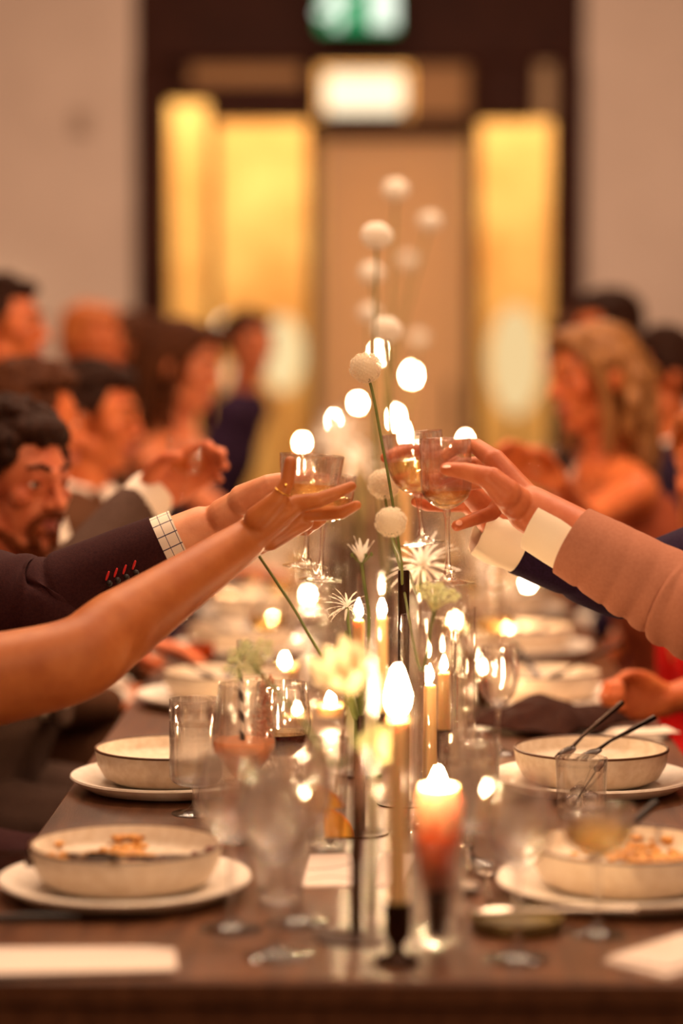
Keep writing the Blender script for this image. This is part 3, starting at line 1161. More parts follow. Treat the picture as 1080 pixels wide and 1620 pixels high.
# ------------------------------------------------------------------ place settings further down the table
SIDE = {-1: 'bearded man\'s side', 1: 'blond woman\'s side'}
farwine = Proto(lambda: stem_glass('wine_glass', 'glass', WINE_BOWL, .032, .085, m=FARGLASS, seg=24, n=3))
farcoupe = Proto(lambda: stem_glass('coupe_glass', 'glass', COUPE_BOWL, .032, .084, .03, WHITEWINE, m=FARGLASS, seg=24, n=3))
fartum = Proto(lambda: tumbler('water_tumbler', .029, .033, .095, level=.06, liq=FARGLASS, m=FARGLASS, seg=24))
farred = Proto(lambda: stem_glass('wine_glass', 'glass', RED_BOWL, .032, .07, .032, REDWINE, m=FARGLASS, seg=24, n=3))
ORD = ['third', 'fourth', 'fifth', 'sixth', 'seventh', 'eighth', 'ninth']
for side in (-1, 1):
    for k in range(7):
        Y = (4.12 if side < 0 else 4.15) + .68 * k + random.uniform(-.02, .02)
        X = side * (.275 if side < 0 else .285)
        nm = f'{ORD[k]} place along the {SIDE[side]}'
        q = V((X, Y, TZ))
        charger.put(q, f'white charger plate at the {nm}', rz=random.uniform(0, 6))
        b = bowl.put(q + V((.01 * -side * (k == 0), .006, CH)), f'cream bowl at the {nm}', rz=random.uniform(0, 6))
        if k < 2:
            food(b.location, random.uniform(0, 6), [(.02, .0, .03, .02, 90)], f'golden leftovers in the bowl at the {nm}')
        if k < 3:
            lay(knife, b.location + V((.03 * -side, .13, .066)), b.location + V((.0, -.0, .029)), f'dark knife leaning in the bowl at the {nm}')
            lay(fork, b.location + V((.115 * side, .075, .066)), b.location + V((.02 * side, .0, .030)), f'dark fork leaning in the bowl at the {nm}')
        e = random.uniform(-.02, .02)
        (farred if k % 3 == 2 else farwine).put(V((side * .155 + e, Y + .20, TZ)), f'wine glass at the {nm}', rz=random.random())
        fartum.put(V((side * .105 + e, Y + .06 + e, TZ)), f'water tumbler at the {nm}')
        farcoupe.put(V((side * .19 - e, Y + .31 + e, TZ)), f'coupe of white wine at the {nm}')
# two shallow platters past the dark napkin
P2 = on(318, 1052)
place(tumbler('amber_glass', .027, .031, .085, level=.045, liq=AMBERDRINK, liq_name='amber_drink', m=FARGLASS, seg=24), 318, 1054, 'glass of dark amber drink beside the third white plate', None)

# ================================================================== CANDLES


def flame_mb(h, r):
    return MB().lathe([(0, 0), (r * .55, h * .06), (r * .92, h * .2), (r, h * .33), (r * .8, h * .55), (r * .42, h * .78), (r * .14, h * .93), (0, h)], 12)


def taper(px, py, Y, label, stick_label, stick_h=.062, r=.0105, fh=.040, fr=.0075, slim=False):
    """a lit taper whose flame foot is at the given point of the room, standing in its candlestick on the table"""
    tip = at(px, py, Y)
    h = tip.z - TZ
    t = empty('candlestick', (tip.x, tip.y, TZ), stick_label, 'candlestick')
    if slim:
        pr = [(0, 0), (.034, 0), (.034, .004), (.006, .007), (.0045, .012), (.0045, stick_h - .022), (.008, stick_h - .018), (r + .003, stick_h - .01), (r + .003, stick_h), (r, stick_h), (r, stick_h - .012), (0, stick_h - .012)]
    else:
        pr = [(0, 0), (.021, 0), (.0225, .002), (.0215, .005), (.010, .010), (.0065, .016), (.009, .021), (r + .003, .027), (r + .0035, stick_h), (r + .0005, stick_h), (r + .0005, stick_h - .02), (0, stick_h - .02)]
    obj('holder', MB().lathe(pr, 28), M_BRONZE, t)
    z0 = stick_h - .02 if not slim else stick_h - .012
    cn = empty('taper_candle', (tip.x, tip.y, TZ + z0), label, 'candle')
    H = h - z0 - .008
    obj('wax', MB().lathe([(0, 0), (r * .98, 0), (r, .01), (r * .9, H * .6), (r * .84, H - .004), (r * .7, H), (r * .3, H - .002), (0, H - .0025)], 24), M_TAPER, cn)
    obj('wick', MB().tube([(0, 0, H - .003), (0, 0, H + .007), (.001, 0, H + .012)], .0008, 6), M_WICK, cn)
    f = flame_mb(fh, fr)
    f.v = [p + V((0, 0, H + .004)) for p in f.v]
    obj('flame', f, FLAME, cn)
    return tip


taper(629, 1122, 2.353, 'cream taper candle burning in front of all the others', 'dark turned candlestick at the table edge under the cream taper', fh=.045, fr=.0085)
TAP = [
    (567, 972, 3.42, 'lit taper behind the green lily stem', 1), (604, 968, 3.62, 'lit taper between the lily stem and the tall bronze vase', 0),
    (680, 1074, 3.05, 'lit taper standing behind the coral candle and goblet', 0), (702, 1055, 3.45, 'lit taper a little further back than the one behind the coral candle', 0),
    (763, 1060, 4.0, 'small lit taper behind the slim wine glass', 0), (775, 1052, 4.3, 'small lit taper just past the one behind the slim wine glass', 0),
    (641, 697, 4.4, 'tall lit taper rising behind the rim of the tilted toast glass', 1), (626, 668, 6.4, 'tall lit taper above the raised glasses, under the brightest flame', 1),
    (651, 598, 8.4, 'tallest lit taper far down the table, the brightest flame', 1), (566, 640, 7.2, 'tall far taper under the round allium head', 1),
    (530, 668, 6.7, 'tall far taper beside the white far flowers', 1), (478, 702, 6.45, 'far taper standing off the table middle towards the dark haired guests', 1),
    (736, 700, 6.2, 'tall far taper seen over the tan sleeve man\'s fingers', 1), (600, 560, 8.7, 'far taper beside the brightest flame', 1)]
SMALL = {478: .5, 530: .6, 566: .55, 600: .5, 736: .6, 567: .8, 604: .7, 680: .7, 702: .62, 763: .6, 775: .55}
for px, py, Y, lab, slim in TAP:
    ks = SMALL.get(px, 1)
    h = at(px, py, Y).z - TZ
    taper(px, py, Y, lab, 'slender dark candlestick of the ' + ' '.join(lab.replace('lit ', '').split()[:11]), stick_h=min(.3, h * .5) if slim else .062, slim=bool(slim), r=.0095, fh=.034 * ks, fr=.0072 * ks)


# clear glass cylinders
def cylinder(r, h, t=.0016):
    def mk():
        pr = [(0, .001), (r * .9, 0), (r, .003), (r, h - .001), (r - t * .5, h), (r - t, h - .001), (r - t, .008), (0, .006)]
        o = obj('glass_cylinder', MB().lathe(pr, 40), FARGLASS)
        o['category'] = 'vase'
        return o
    return mk


hur = Proto(cylinder(.036, .27))
for px, py, Y, lab in ((604, 0, 3.62, 'clear glass cylinder around the taper between lily and bronze vase'), (680, 0, 3.05, 'clear glass cylinder around the taper behind the coral candle'),
                       (702, 0, 3.45, 'clear glass cylinder around the second taper behind the coral candle'), (763, 0, 4.0, 'clear glass cylinder around the small taper behind the slim wine glass'),
                       ):
    p = at(px, 560, Y)
    hur.put(V((p.x, Y, TZ)), lab)
slimtube = Proto(cylinder(.017, .26))
for px, Y, lab in ((712, 3.9, 'narrow clear glass tube beside the second cylinder'), (735, 3.25, 'narrow clear glass tube behind the stemmed goblet'), (655, 3.02, 'narrow clear glass tube just behind the coral candle'),
                   (790, 4.6, 'narrow clear glass tube by the small far tapers'), (620, 4.2, 'narrow clear glass tube beyond the bronze vase')):
    p = at(px, 560, Y)
    slimtube.put(V((p.x, Y, TZ)), lab)
p = on(588, 1512)
o = obj('glass_stem_vase', MB().lathe([(0, .001), (.008, 0), (.009, .002), (.0064, .006), (.0064, .315), (.0058, .3165), (.0052, .315), (.0052, .03), (0, .026)], 24), GLASS)
o.location = p
tag(o, 'tall thin clear glass tube vase beside the cream taper', 'vase')

# votives
def make_votive():
    o = obj('votive_glass', MB().lathe([(0, .001), (.02, 0), (.023, .003), (.025, .05), (.0243, .051), (.0235, .05), (.0215, .012), (0, .011)], 24), FARGLASS)
    o['category'] = 'candle'
    obj('wax', MB().lathe([(0, .0115), (.0205, .0122), (.021, .028), (0, .028)], 20), M_TAPER, o)
    f = flame_mb(.018, .005)
    f.v = [q + V((0, 0, .031)) for q in f.v]
    obj('flame', f, FLAME, o)
    return o


vot = Proto(make_votive)
for px, py, lab in ((408, 915, 'votive light far along, under the woman\'s raised hand'), (366, 955, 'votive light near the far plates below the bare forearm'), (487, 945, 'votive light below the foot of the second toast glass'),
                    (450, 1050, 'votive light behind the pink cocktail rim'), (470, 1128, 'votive light between red wine glass and tall tumbler'), (835, 925, 'votive light under the cuffs, far along the table'),
                    (523, 1112, 'votive light behind the bent green stem'), (720, 985, 'votive light beyond the glass cylinders'), (430, 985, 'votive light beside the amber glass'), (800, 1000, 'votive light by the stack of far plates')):
    Y = .565 * FPX / (py - 560)
    vot.put(V((at(px, py, Y).x, Y, TZ)), lab)

# coral candle melting in its glass
p = on(692, 1494)
o = obj('candle_glass', MB().lathe([(0, .002), (.024, 0), (.0275, .004), (.0275, .108), (.0268, .1088), (.026, .108), (.026, .012), (0, .011)], 36), GLASS)
o.location = p
tag(o, 'clear glass holder standing under the melting coral candle', 'candle holder')
cn = empty('coral_candle', p + V((0, 0, .0115)), 'melting coral and cream candle burning in a clear glass', 'candle')
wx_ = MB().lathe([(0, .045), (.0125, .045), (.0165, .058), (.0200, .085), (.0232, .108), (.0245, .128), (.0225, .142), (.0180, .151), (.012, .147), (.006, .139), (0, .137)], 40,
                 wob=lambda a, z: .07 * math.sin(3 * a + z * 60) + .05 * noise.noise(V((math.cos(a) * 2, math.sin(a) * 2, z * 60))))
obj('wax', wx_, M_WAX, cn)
obj('candle_pin', MB().lathe([(0, 0), (.0095, 0), (.0105, .03), (.0125, .047), (0, .047)], 20), M_BRONZE, cn)
obj('wick', MB().tube([(0, 0, .136), (0, 0, .147)], .0009, 6), M_WICK, cn)
f = flame_mb(.026, .0065)
f.v = [q + V((0, 0, .143)) for q in f.v]
obj('flame', f, FLAME, cn)


# ================================================================== FLOWERS AND THEIR VASES
def tube_vase(base, h, r, label, disc=.036, m=None):
    o = obj('stem_vase', MB().lathe([(0, 0), (disc, 0), (disc, .0022), (r + .002, .0035), (r, .006), (r, h - .001), (r - .0004, h), (r - .001, h - .001), (r - .001, .02), (0, .018)], 28), m or M_BRONZE)
    o.location = base
    return tag(o, label, 'vase')


tube_vase(on(563, 1483), .195, .0058, 'dark bronze tube vase on a round foot, closest to the table edge', .043)
V1 = on(566, 1483) + V((0, 0, .19))
pv = at(569, 560, 3.0)
tube_vase(V((pv.x, 3.0, TZ)), at(569, 1131, 3.0).z - TZ, .0068, 'dark bronze tube vase holding the lily and the bent stem')
V2 = V((pv.x, 3.0, at(569, 1131, 3.0).z - .02))
pv = at(639, 560, 3.2)
tube_vase(V((pv.x, 3.2, TZ)), at(639, 903, 3.2).z - TZ, .0078, 'tallest dark bronze tube vase, holding the round alliums')
V3 = V((pv.x, 3.2, at(639, 903, 3.2).z - .02))


def florets(r, n, size, flat=1.0, core=.8, seed=1, low=-1.0):
    rnd = random.Random(seed)
    mb = MB()
    mb.ell((0, 0, 0), (r * core, r * core, r * core * flat), seg=16)
    for i in range(n):
        z = low + (1 - low) * (i + .5) / n
        a = i * 2.39996
        s_ = math.sqrt(max(0, 1 - z * z))
        d = V((s_ * math.cos(a), s_ * math.sin(a), z)).normalized()
        rr = r * rnd.uniform(.9, 1.06)
        p = V((d.x * rr, d.y * rr, d.z * rr * flat))
        x, y = frame_of(d)
        t0 = rnd.uniform(0, PI)
        vs = [p - d * size * .5]
        for k in range(5):
            t = t0 + k * 2 * PI / 5
            vs.append(p + (x * math.cos(t) + y * math.sin(t)) * size + d * size * .35)
            t += PI / 5
            vs.append(p + (x * math.cos(t) + y * math.sin(t)) * size * .35)
        mb.add(vs, [[0, 1 + (2 * k - 1) % 10, 1 + 2 * k, 1 + (2 * k + 1) % 10] for k in range(5)])
    return mb


ALL = {}


def flower(name, head_at, stem_pts, head, label, cat='flower', m=None, sr=.0019, tilt=(0, 0), scale=1):
    """head: key of a shared mesh builder"""
    t = empty(name, stem_pts[-1], label, cat)
    pts = catmull([V(p) for p in stem_pts], 8)
    obj('stem', MB().tube(pts, sr, 8), M_STEM, t, world=True)
    if head:
        if head not in ALL:
            fn, mm, key = HEADS[head]
            ALL[head] = fn().mesh(head, mm)
        o = bpy.data.objects.new('flower_head', ALL[head])
        link(o, t)
        o.location = V(head_at) - t.location
        o.rotation_euler = (tilt[0], tilt[1], 0)
        o.scale = (scale, scale, scale)
        o['kind'] = 'stuff'
    return t


def umbel():
    mb = MB()
    rnd = random.Random(4)
    for i in range(22):
        a, rr = i * 2.4, .026 * math.sqrt((i + .5) / 22)
        c0 = V((rr * math.cos(a), rr * math.sin(a), .004 + .006 * (1 - (rr / .026) ** 2)))
        mb.tube([(0, 0, -.02), c0 * .6 + V((0, 0, -.006)), c0], .0005, 5)
        for k in range(9):
            p = c0 + V((rnd.gauss(0, .0028), rnd.gauss(0, .0028), rnd.gauss(0, .0014)))
            mb.ell(p, (.0019, .0019, .0012), seg=6)
    return mb


def cup_flower():
    mb = MB()
    for L in range(2):
        for k in range(5):
            a0 = k * 2 * PI / 5 + L * .6
            vs, fs = [], []
            for i in range(7):
                for j in range(7):
                    u, f = (i - 3) / 3, j / 6
                    wd = .55 * math.sin(PI * min(1, .18 + f * .75))
                    a = a0 + u * wd
                    r = .006 + .026 * math.sin(f * 1.5) * (1 - .25 * L) + .004 * f * f
                    vs.append((r * math.cos(a), r * math.sin(a), -.02 + .05 * f - .006 * u * u * f))
            for i in range(6):
                for j in range(6):
                    b_ = i * 7 + j
                    fs.append([b_, b_ + 7, b_ + 8, b_ + 1])
            mb.add(vs, fs)
    return mb


HEADS = {'allium': (lambda: florets(.0205, 240, .0034, .95), M_ALLIUM, 0), 'far_allium': (lambda: florets(.027, 110, .007, .85), M_PETAL, 0),
         'umbel': (umbel, M_GREENPETAL, 0), 'cup': (cup_flower, M_YELLOWPETAL, 0), 'hydrangea': (lambda: florets(.024, 60, .008, .8, .6, 5), M_GREENPETAL, 0)}

fl = lambda name, hp, st, head, lab, **k: flower(name, hp, [hp] + st, head, lab, **k)
fl('allium', at(578, 582, 3.2), [at(590, 625, 3.2), at(603, 695, 3.2), at(615, 760, 3.2), at(629, 850, 3.2), V3], 'allium', 'round ivory allium on a thin stem, standing above the toasting glasses')
fl('allium', at(607, 766, 3.34), [at(611, 800, 3.33), at(622, 860, 3.28), V3 + V((.002, .002, 0))], 'allium', 'ivory allium just under the tilted toast glass', scale=1.05)
fl('allium', at(618, 826, 3.04), [at(622, 855, 3.06), at(634, 885, 3.14), V3 + V((-.002, -.002, 0))], 'allium', 'lowest ivory allium over the mouth of the tallest bronze vase', scale=.95)
fl('leaning_bloom', at(406, 874, 3.12), [at(440, 925, 3.1), at(464, 962, 3.08), at(510, 1040, 3.04), at(540, 1085, 3.02), V2], None, 'bent green stem reaching from the bronze vase towards the bare wrist')
fl('umbel_flower', at(396, 1046, 2.72), [at(430, 1085, 2.68), at(478, 1140, 2.6), at(522, 1205, 2.53), V1], 'umbel', 'pale lacy umbel hanging over the pink cocktail', tilt=(.5, -.5), scale=1.15)
fl('umbel_flower', at(690, 944, 2.9), [at(683, 985, 2.92), at(665, 1060, 3.0), V((V3.x, 3.2, V3.z - .012))][:2] + [at(640, 940, 3.19), V3 + V((.001, -.002, .0))], 'umbel', 'pale lacy umbel right of the tallest bronze vase', tilt=(.3, .2))
fl('cup_flower', at(549, 1072, 2.53), [at(553, 1125, 2.52), at(561, 1190, 2.51), V1 + V((.001, 0, 0))], 'cup', 'pale yellow cup shaped flower above the front bronze vase', tilt=(.5, -.4), scale=1.0)
gv = on(588, 1512)
fl('hydrangea_sprig', at(601, 1178, 2.5), [at(594, 1230, 2.46), at(590, 1300, 2.42), gv + V((0, 0, .04))], 'hydrangea', 'pale green floret cluster beside the cream taper', scale=.9)
# long leaves on the lily vase
for i, (pp, lab) in enumerate((([at(574, 1052, 3.0), at(571, 1085, 3.0), V2], 'narrow dark green leaf upright in the lily vase'), ([at(540, 1078, 2.98), at(556, 1105, 2.99), V2 + V((.001, 0, 0))], 'narrow green leaf leaning out of the lily vase'))):
    pts = catmull(pp, 8)
    n = len(pts)
    mb = MB().tube(pts, [.0006 + .0034 * math.sin(PI * min(1, .08 + .9 * k / n)) for k in range(n)], 8)
    tag(obj('leaf_blade', mb, M_STEM), lab, 'leaf')

PETAL = None


def petal_mesh(L, w_, curl, m, name):
    mb = MB()
    vs, fs = [], []
    n = 8
    for i in range(n + 1):
        f = i / n
        ww = w_ * math.sin(PI * min(1, .1 + f * .86)) ** .7
        a = curl * f
        x, z = L * (f - .12 * curl * f * f), L * curl * .45 * f * f
        for k, u in enumerate((-1, 0, 1)):
            vs.append((x, u * ww, z + abs(u) * ww * .35 + .0006 * math.sin(f * 14) * u))
    for i in range(n):
        for k in range(2):
            a = i * 3 + k
            fs.append([a, a + 3, a + 4, a + 1])
    me = mb.add(vs, fs).mesh(name, m)
    return me


def spider(name, cen, stem, label, L, n, m=None, updir=(0, 0, 1), spread=(.1, 1.9), seed=0, curl=-1.1, buds=0):
    rnd = random.Random(seed)
    t = empty(name, stem[-1], label, 'flower')
    obj('stem', MB().tube(catmull([cen] + stem, 8), .0022, 8), M_STEM, t, world=True)
    me = petal_mesh(L, L * .085, curl, m or M_PETAL, 'petal')
    up = V(updir).normalized()
    q = up.to_track_quat('Z', 'Y')
    for i in range(n):
        th = spread[0] + (spread[1] - spread[0]) * ((i + .5) / n) ** .8
        a = i * 2.39996 + rnd.uniform(-.2, .2)
        d = q @ V((math.sin(th) * math.cos(a), math.sin(th) * math.sin(a), math.cos(th)))
        o = bpy.data.objects.new('petal', me)
        link(o, t)
        o.location = cen - t.location + d * .003
        rot = d.to_track_quat('X', 'Z').to_euler()
        o.rotation_euler = rot
        s_ = rnd.uniform(.8, 1.1)
        o.scale = (s_, s_, s_)
    for i in range(buds):
        a = i * 2 * PI / buds + .4
        d = q @ V((.8 * math.cos(a), .8 * math.sin(a), .75))
        obj('bud', MB().tube([cen, cen + d * L * .5], .0009, 6).ell(cen + d * L * .55, (.002, .002, .003)), M_STEM, t, world=True)
    return t


spider('lily_bloom', at(572, 893, 3.02), [at(576, 925, 3.02), at(583, 975, 3.02), at(580, 1040, 3.01), V2], 'half open white and green lily on a thick green stem', .030, 9, spread=(.1, .55), seed=2, curl=-.35, buds=4)
spider('spider_flower', at(549, 962, 3.12), [at(551, 990, 3.1), at(560, 1060, 3.05), V2 + V((.002, .001, 0))], 'small white spidery flower beside the lily stem', .023, 22, seed=3)
spider('spider_flower', at(668, 898, 3.42), [at(660, 940, 3.38), at(646, 905, 3.25), V3 + V((.003, .002, 0))], 'large white spidery flower behind the mouth of the tallest vase', .044, 34, updir=(.1, -.5, .6), seed=4)
spider('spider_flower', at(545, 1018, 3.1), [at(549, 1000, 3.1), at(556, 1050, 3.06), V2 + V((-.002, .001, 0))], 'hanging white trumpet flower below the small spidery one', .022, 5, updir=(0, 0, -1), spread=(.15, .3), seed=6, curl=-.5)

# bronze vases with tall flowers further along
for i, (px, Y, h, lab) in enumerate(((612, 4.0, .20, 'fourth'), (626, 4.9, .22, 'fifth'), (570, 5.5, .22, 'sixth'), (600, 6.6, .24, 'seventh'))):
    b0 = V((at(px, 560, Y).x, Y, TZ))
    tube_vase(b0, h, .008, f'dark bronze tube vase, {lab} along the table from the edge')
    m0 = b0 + V((0, 0, h - .02))
    heads = {0: [(596, 373, 'tall allium in front of the tan door, sharpest of the high ones'), (611, 522, 'white allium right above the sharp ivory one')],
             1: [(626, 300, 'highest white allium in front of the tan door'), (588, 432, 'white allium low in front of the door, on the stand-in lamp side')],
             2: [(680, 350, 'second highest allium, out towards the amber window'), (585, 496, 'soft white allium behind the sharp ivory one')],
             3: [(645, 412, 'faint white allium in the middle of the tan door'), (662, 535, 'faint white allium above the brightest flame')]}[i]
    for k, (hx, hy, l2) in enumerate(heads):
        hp = at(hx, hy, Y + .05 * k)
        mid = hp.lerp(m0, .5) + V((.012 * (1 if k else -1), 0, 0))
        fl('allium', hp, [mid, m0 + V((.002 * k, 0, 0))], 'far_allium', l2, scale=.92)
for i, (px, py, Y, n, L, lab) in enumerate(((540, 690, 5.0, 30, .06, 'large white spidery flower far down the table beside the tapers'), (520, 700, 5.2, 24, .05, 'white spidery flower beside the larger far one'), (560, 735, 4.6, 24, .05, 'white spidery flower between the toasting hands'))):
    b0 = V((at(px + 12, 560, Y).x, Y, TZ))
    tube_vase(b0, .2, .008, 'dark bronze tube vase under the ' + lab.split(' far')[0])
    spider('spider_flower', at(px, py, Y), [at(px + 8, py + 40, Y), b0 + V((0, 0, .18))], lab, L, n, seed=10 + i)

# ================================================================== PEOPLE
def head_matrix(cen, face, tilt=0):
    f = V(face).normalized()
    x = f.cross(V((0, 0, 1))).normalized()
    z = x.cross(f)
    M = Matrix((x, f, z)).transposed().to_4x4()
    M = M @ Matrix.Rotation(tilt, 4, 'Y')
    M.translation = V(cen)
    return M


def head_shape(mb, M, fem=False, s=1.0):
    """skull, face, nose, lips, ears, brow; local x right, y forward, z up"""
    T = M @ Matrix.Scale(s, 4)
    e = lambda cc, r: mb.ell(cc, r, T, 16)
    tc = lambda pts, r: mb.caps([T @ V(p) for p in pts], [q * s for q in r], 10)
    j = .92 if fem else 1.0
    e((0, -.012, .035), (.074, .094, .082))
    e((0, .022, .020), (.066, .070, .070))
    e((0, .034, -.040), (.054 * j, .054, .066))
    e((0, .012, -.055), (.056 * j, .052, .046))
    e((0, .066, -.094), (.021 * j, .02, .018))
    tc([(-.054 * j, .005, -.058), (-.018, .060, -.094)], [.018, .016])
    tc([(.054 * j, .005, -.058), (.018, .060, -.094)], [.018, .016])
    tc([(-.036, .078, .030), (0, .089, .026), (.036, .078, .030)], [.010, .0105, .010])
    e((-.044, .062, -.014), (.019, .019, .018))
    e((.044, .062, -.014), (.019, .019, .018))
    tc([(0, .090, .022), (0, .104, -.008), (0, .113, -.022)], [.0068, .0085, .0105])
    e((-.0115, .098, -.026), (.0085, .010, .0075))
    e((.0115, .098, -.026), (.0085, .010, .0075))
    e((0, .080, -.056), (.026, .014, .020))
    for sx in (-1, 1):
        e((sx * .078, -.006, -.002), (.008, .020, .031))
        e((sx * .081, -.012, .006), (.010, .012, .018))
        # eyelids
        tc([(sx * .020, .085, .0165), (sx * .031, .0865, .0185), (sx * .042, .079, .0155)], [.0048, .005, .0046])
        tc([(sx * .021, .084, .0035), (sx * .031, .085, .0015), (sx * .041, .079, .0045)], [.004, .0042, .004])


def face_parts(root, M, s=1.0, brow=None, lips=True):
    T = M @ Matrix.Scale(s, 4)
    for sx in (-1, 1):
        mb = MB()
        n, seg = 12, 18
        cc = V((sx * .031, .0755, .0102))
        R = .0123
        prof = [(R * math.sin(PI * k / n), R * math.cos(PI * k / n)) for k in range(n + 1)]
        prof[0], prof[-1] = (0, R), (0, -R)
        Q = T @ Matrix.Translation(cc) @ Matrix.Rotation(-PI / 2, 4, 'X')
        for k in range(n):
            mb.lathe([prof[k + 1], prof[k]], seg, Q, 1 if k < 3 else 0)
        obj('eye', mb, [M_EYEW, M_IRIS], root, world=True)
        if brow:
            b = MB().caps([T @ V((sx * .014, .0945, .0355)), T @ V((sx * .030, .092, .041)), T @ V((sx * .047, .077, .0365))], [.0040 * s, .0042 * s, .0026 * s], 8)
            obj('eyebrow', b, brow, root, world=True)
    if lips:
        b = MB().caps([T @ V((-.022, .084, -.0545)), T @ V((-.008, .0945, -.0515)), T @ V((.008, .0945, -.0515)), T @ V((.022, .084, -.0545))], [.0032 * s, .0052 * s, .0052 * s, .0032 * s], 8)
        b.caps([T @ V((-.020, .083, -.0575)), T @ V((0, .094, -.0625)), T @ V((.020, .083, -.0575))], [.003 * s, .0066 * s, .003 * s], 8)
        obj('lips', b, M_LIPS, root, world=True)


def hair_shape(M, style, s=1.0, seed=0):
    T = M @ Matrix.Scale(s, 4)
    mb = MB()
    e = lambda cc, r: mb.ell(cc, r, T, 16)
    tc = lambda pts, r: mb.caps([T @ V(p) for p in pts], [q * s for q in r], 10)
    rnd = random.Random(seed)
    e((0, -.022, .048), (.081, .092, .080))
    e((0, -.055, .008), (.071, .056, .072))
    e((0, .050, .094), (.056, .036, .026))
    for sx in (-1, 1):
        e((sx * .071, -.018, .026), (.013, .044, .040))
        tc([(sx * .075, .026, .045), (sx * .074, .022, .012)], [.010, .006])
    if style in ('curly',):
        for i in range(120):
            a, z = rnd.uniform(0, 2 * PI), rnd.uniform(-.2, 1)
            q = math.sqrt(1 - z * z)
            p = V((.083 * q * math.cos(a), -.018 + .096 * q * math.sin(a), .045 + .086 * z))
            if p.y > .045 and p.z < .078:
                continue
            if p.z < .0 and p.y > -.03:
                continue
            e(p, (rnd.uniform(.011, .019),) * 3)
    if style == 'short':
        for i in range(46):
            a = rnd.uniform(0, 2 * PI)
            z = rnd.uniform(.35, 1)
            q = math.sqrt(1 - z * z)
            p = V((.078 * q * math.cos(a), -.018 + .09 * q * math.sin(a), .05 + .078 * z))
            tc([p, p + V((rnd.uniform(-.012, .012), .022, .006))], [.010, .006])
    if style in ('long', 'wavy'):
        for i in range(26):
            a = PI * (.0 + i / 25) + PI
            bx, by = .078 * math.cos(a), -.02 + .082 * math.sin(a)
            w_ = .018 if style == 'wavy' else .004
            L = rnd.uniform(.24, .31)
            pts = [(bx * .95, by * .9, .05)]
            for k in range(1, 6):
                f = k / 5
                pts.append((bx * (1.08 + .22 * math.sin(f * 3)) + w_ * math.sin(k * 2 + i), by * (1 + .1 * f) - .01 * f + w_ * math.cos(k * 2.3 + i), .05 - L * f))
            tc(pts, [.022, .021, .02, .018, .016, .009])
        for sx in (-1, 1):
            tc([(sx * .03, .075, .095), (sx * .066, .055, .055), (sx * .079, .03, .0), (sx * .084, .02, -.07), (sx * .085, .03, -.15)], [.015, .014, .015, .018, .014])
    if style == 'bun':
        e((0, -.118, .045), (.042, .04, .042))
    return mb


def strand(p):
    return .0035 * noise.noise(V((p.x * 150, p.y * 150, p.z * 28)))


def chain(mb, pts, rad, seg=12):
    mb.caps(pts, rad, seg)


def generic_hand(mb, wrist, d, n, s, curl=.5, sc=1.0, spread=0.0):
    """palm and five fingers; d finger direction, n palm normal, s towards the thumb"""
    d, n = V(d).normalized(), V(n).normalized()
    s = (V(s) - d * V(s).dot(d)).normalized()
    n = d.cross(s) if d.cross(s).dot(n) > 0 else s.cross(d)
    P_ = lambda a, b, q: V(wrist) + d * (a * sc) + s * (b * sc) + n * (q * sc)
    roots = [(.088, .030), (.092, .010), (.087, -.010), (.078, -.028)]
    segs = [(.043, .025, .021), (.047, .029, .022), (.043, .027, .021), (.034, .020, .019)]
    tips = []
    for i, ((a, b), L) in enumerate(zip(roots, segs)):
        m0 = P_(a, b, 0)
        chain(mb, [P_(.004, b * .55, 0), P_(a * .55, b * .9, 0), m0], [q * sc for q in (.0165, .0145, .0125)])
        ang, p = curl * .7, m0
        pts, rad = [m0], [.0115 * sc]
        for k, l in enumerate(L):
            dd = d * math.cos(ang) + n * math.sin(ang) + s * (spread * (1.5 - i))
            p = p + dd.normalized() * l * sc
            pts.append(p)
            rad.append((.0098, .0088, .0074)[k] * sc * (.88 if i == 3 else 1))
            ang += curl
        chain(mb, pts, rad)
        tips.append(p)
    pts = [P_(.012, .018, .004), P_(.045, .042, .014), P_(.074, .050, .026), P_(.096, .042, .036)]
    chain(mb, pts, [q * sc for q in (.018, .0145, .0108, .0085)])
    return tips


def body_shape(mb, P):
    """torso, neck, legs of a seated person; arms are added by the caller"""
    N, pel, b, pr, sw = P['N'], P['pel'], P['b'], P['pr'], P['sw']
    fem = P['fem']
    chest = N.lerp(pel, .36) + b * .012
    mb.caps([P['hc'] - P['face'] * .015 + V((0, 0, -.06)), N + V((0, 0, -.01))], [.050 if fem else .058, .056 if fem else .066])
    mb.caps([N + V((0, 0, -.045)), chest], [.075, .118 if not fem else .105])
    for s in (-1, 1):
        mb.caps([N + V((0, 0, -.035)), P['sh'][s]], [.055, .052 if fem else .062])
        mb.caps([chest + pr * (s * .06), N.lerp(pel, .7) + pr * (s * .045), pel + pr * (s * .07)], [.108 if not fem else .098, .105 if not fem else .09, .115])
        hip, knee = pel + pr * (s * .09), pel + b * .43 + pr * (s * .10) + V((0, 0, -.02))
        ank = V((knee.x - b.x * .04, knee.y - b.y * .04, .10))
        mb.caps([hip, knee, ank], [.088, .058, .042])
        mb.caps([ank, ank + b * .15 + V((0, 0, -.058))], [.042, .034])


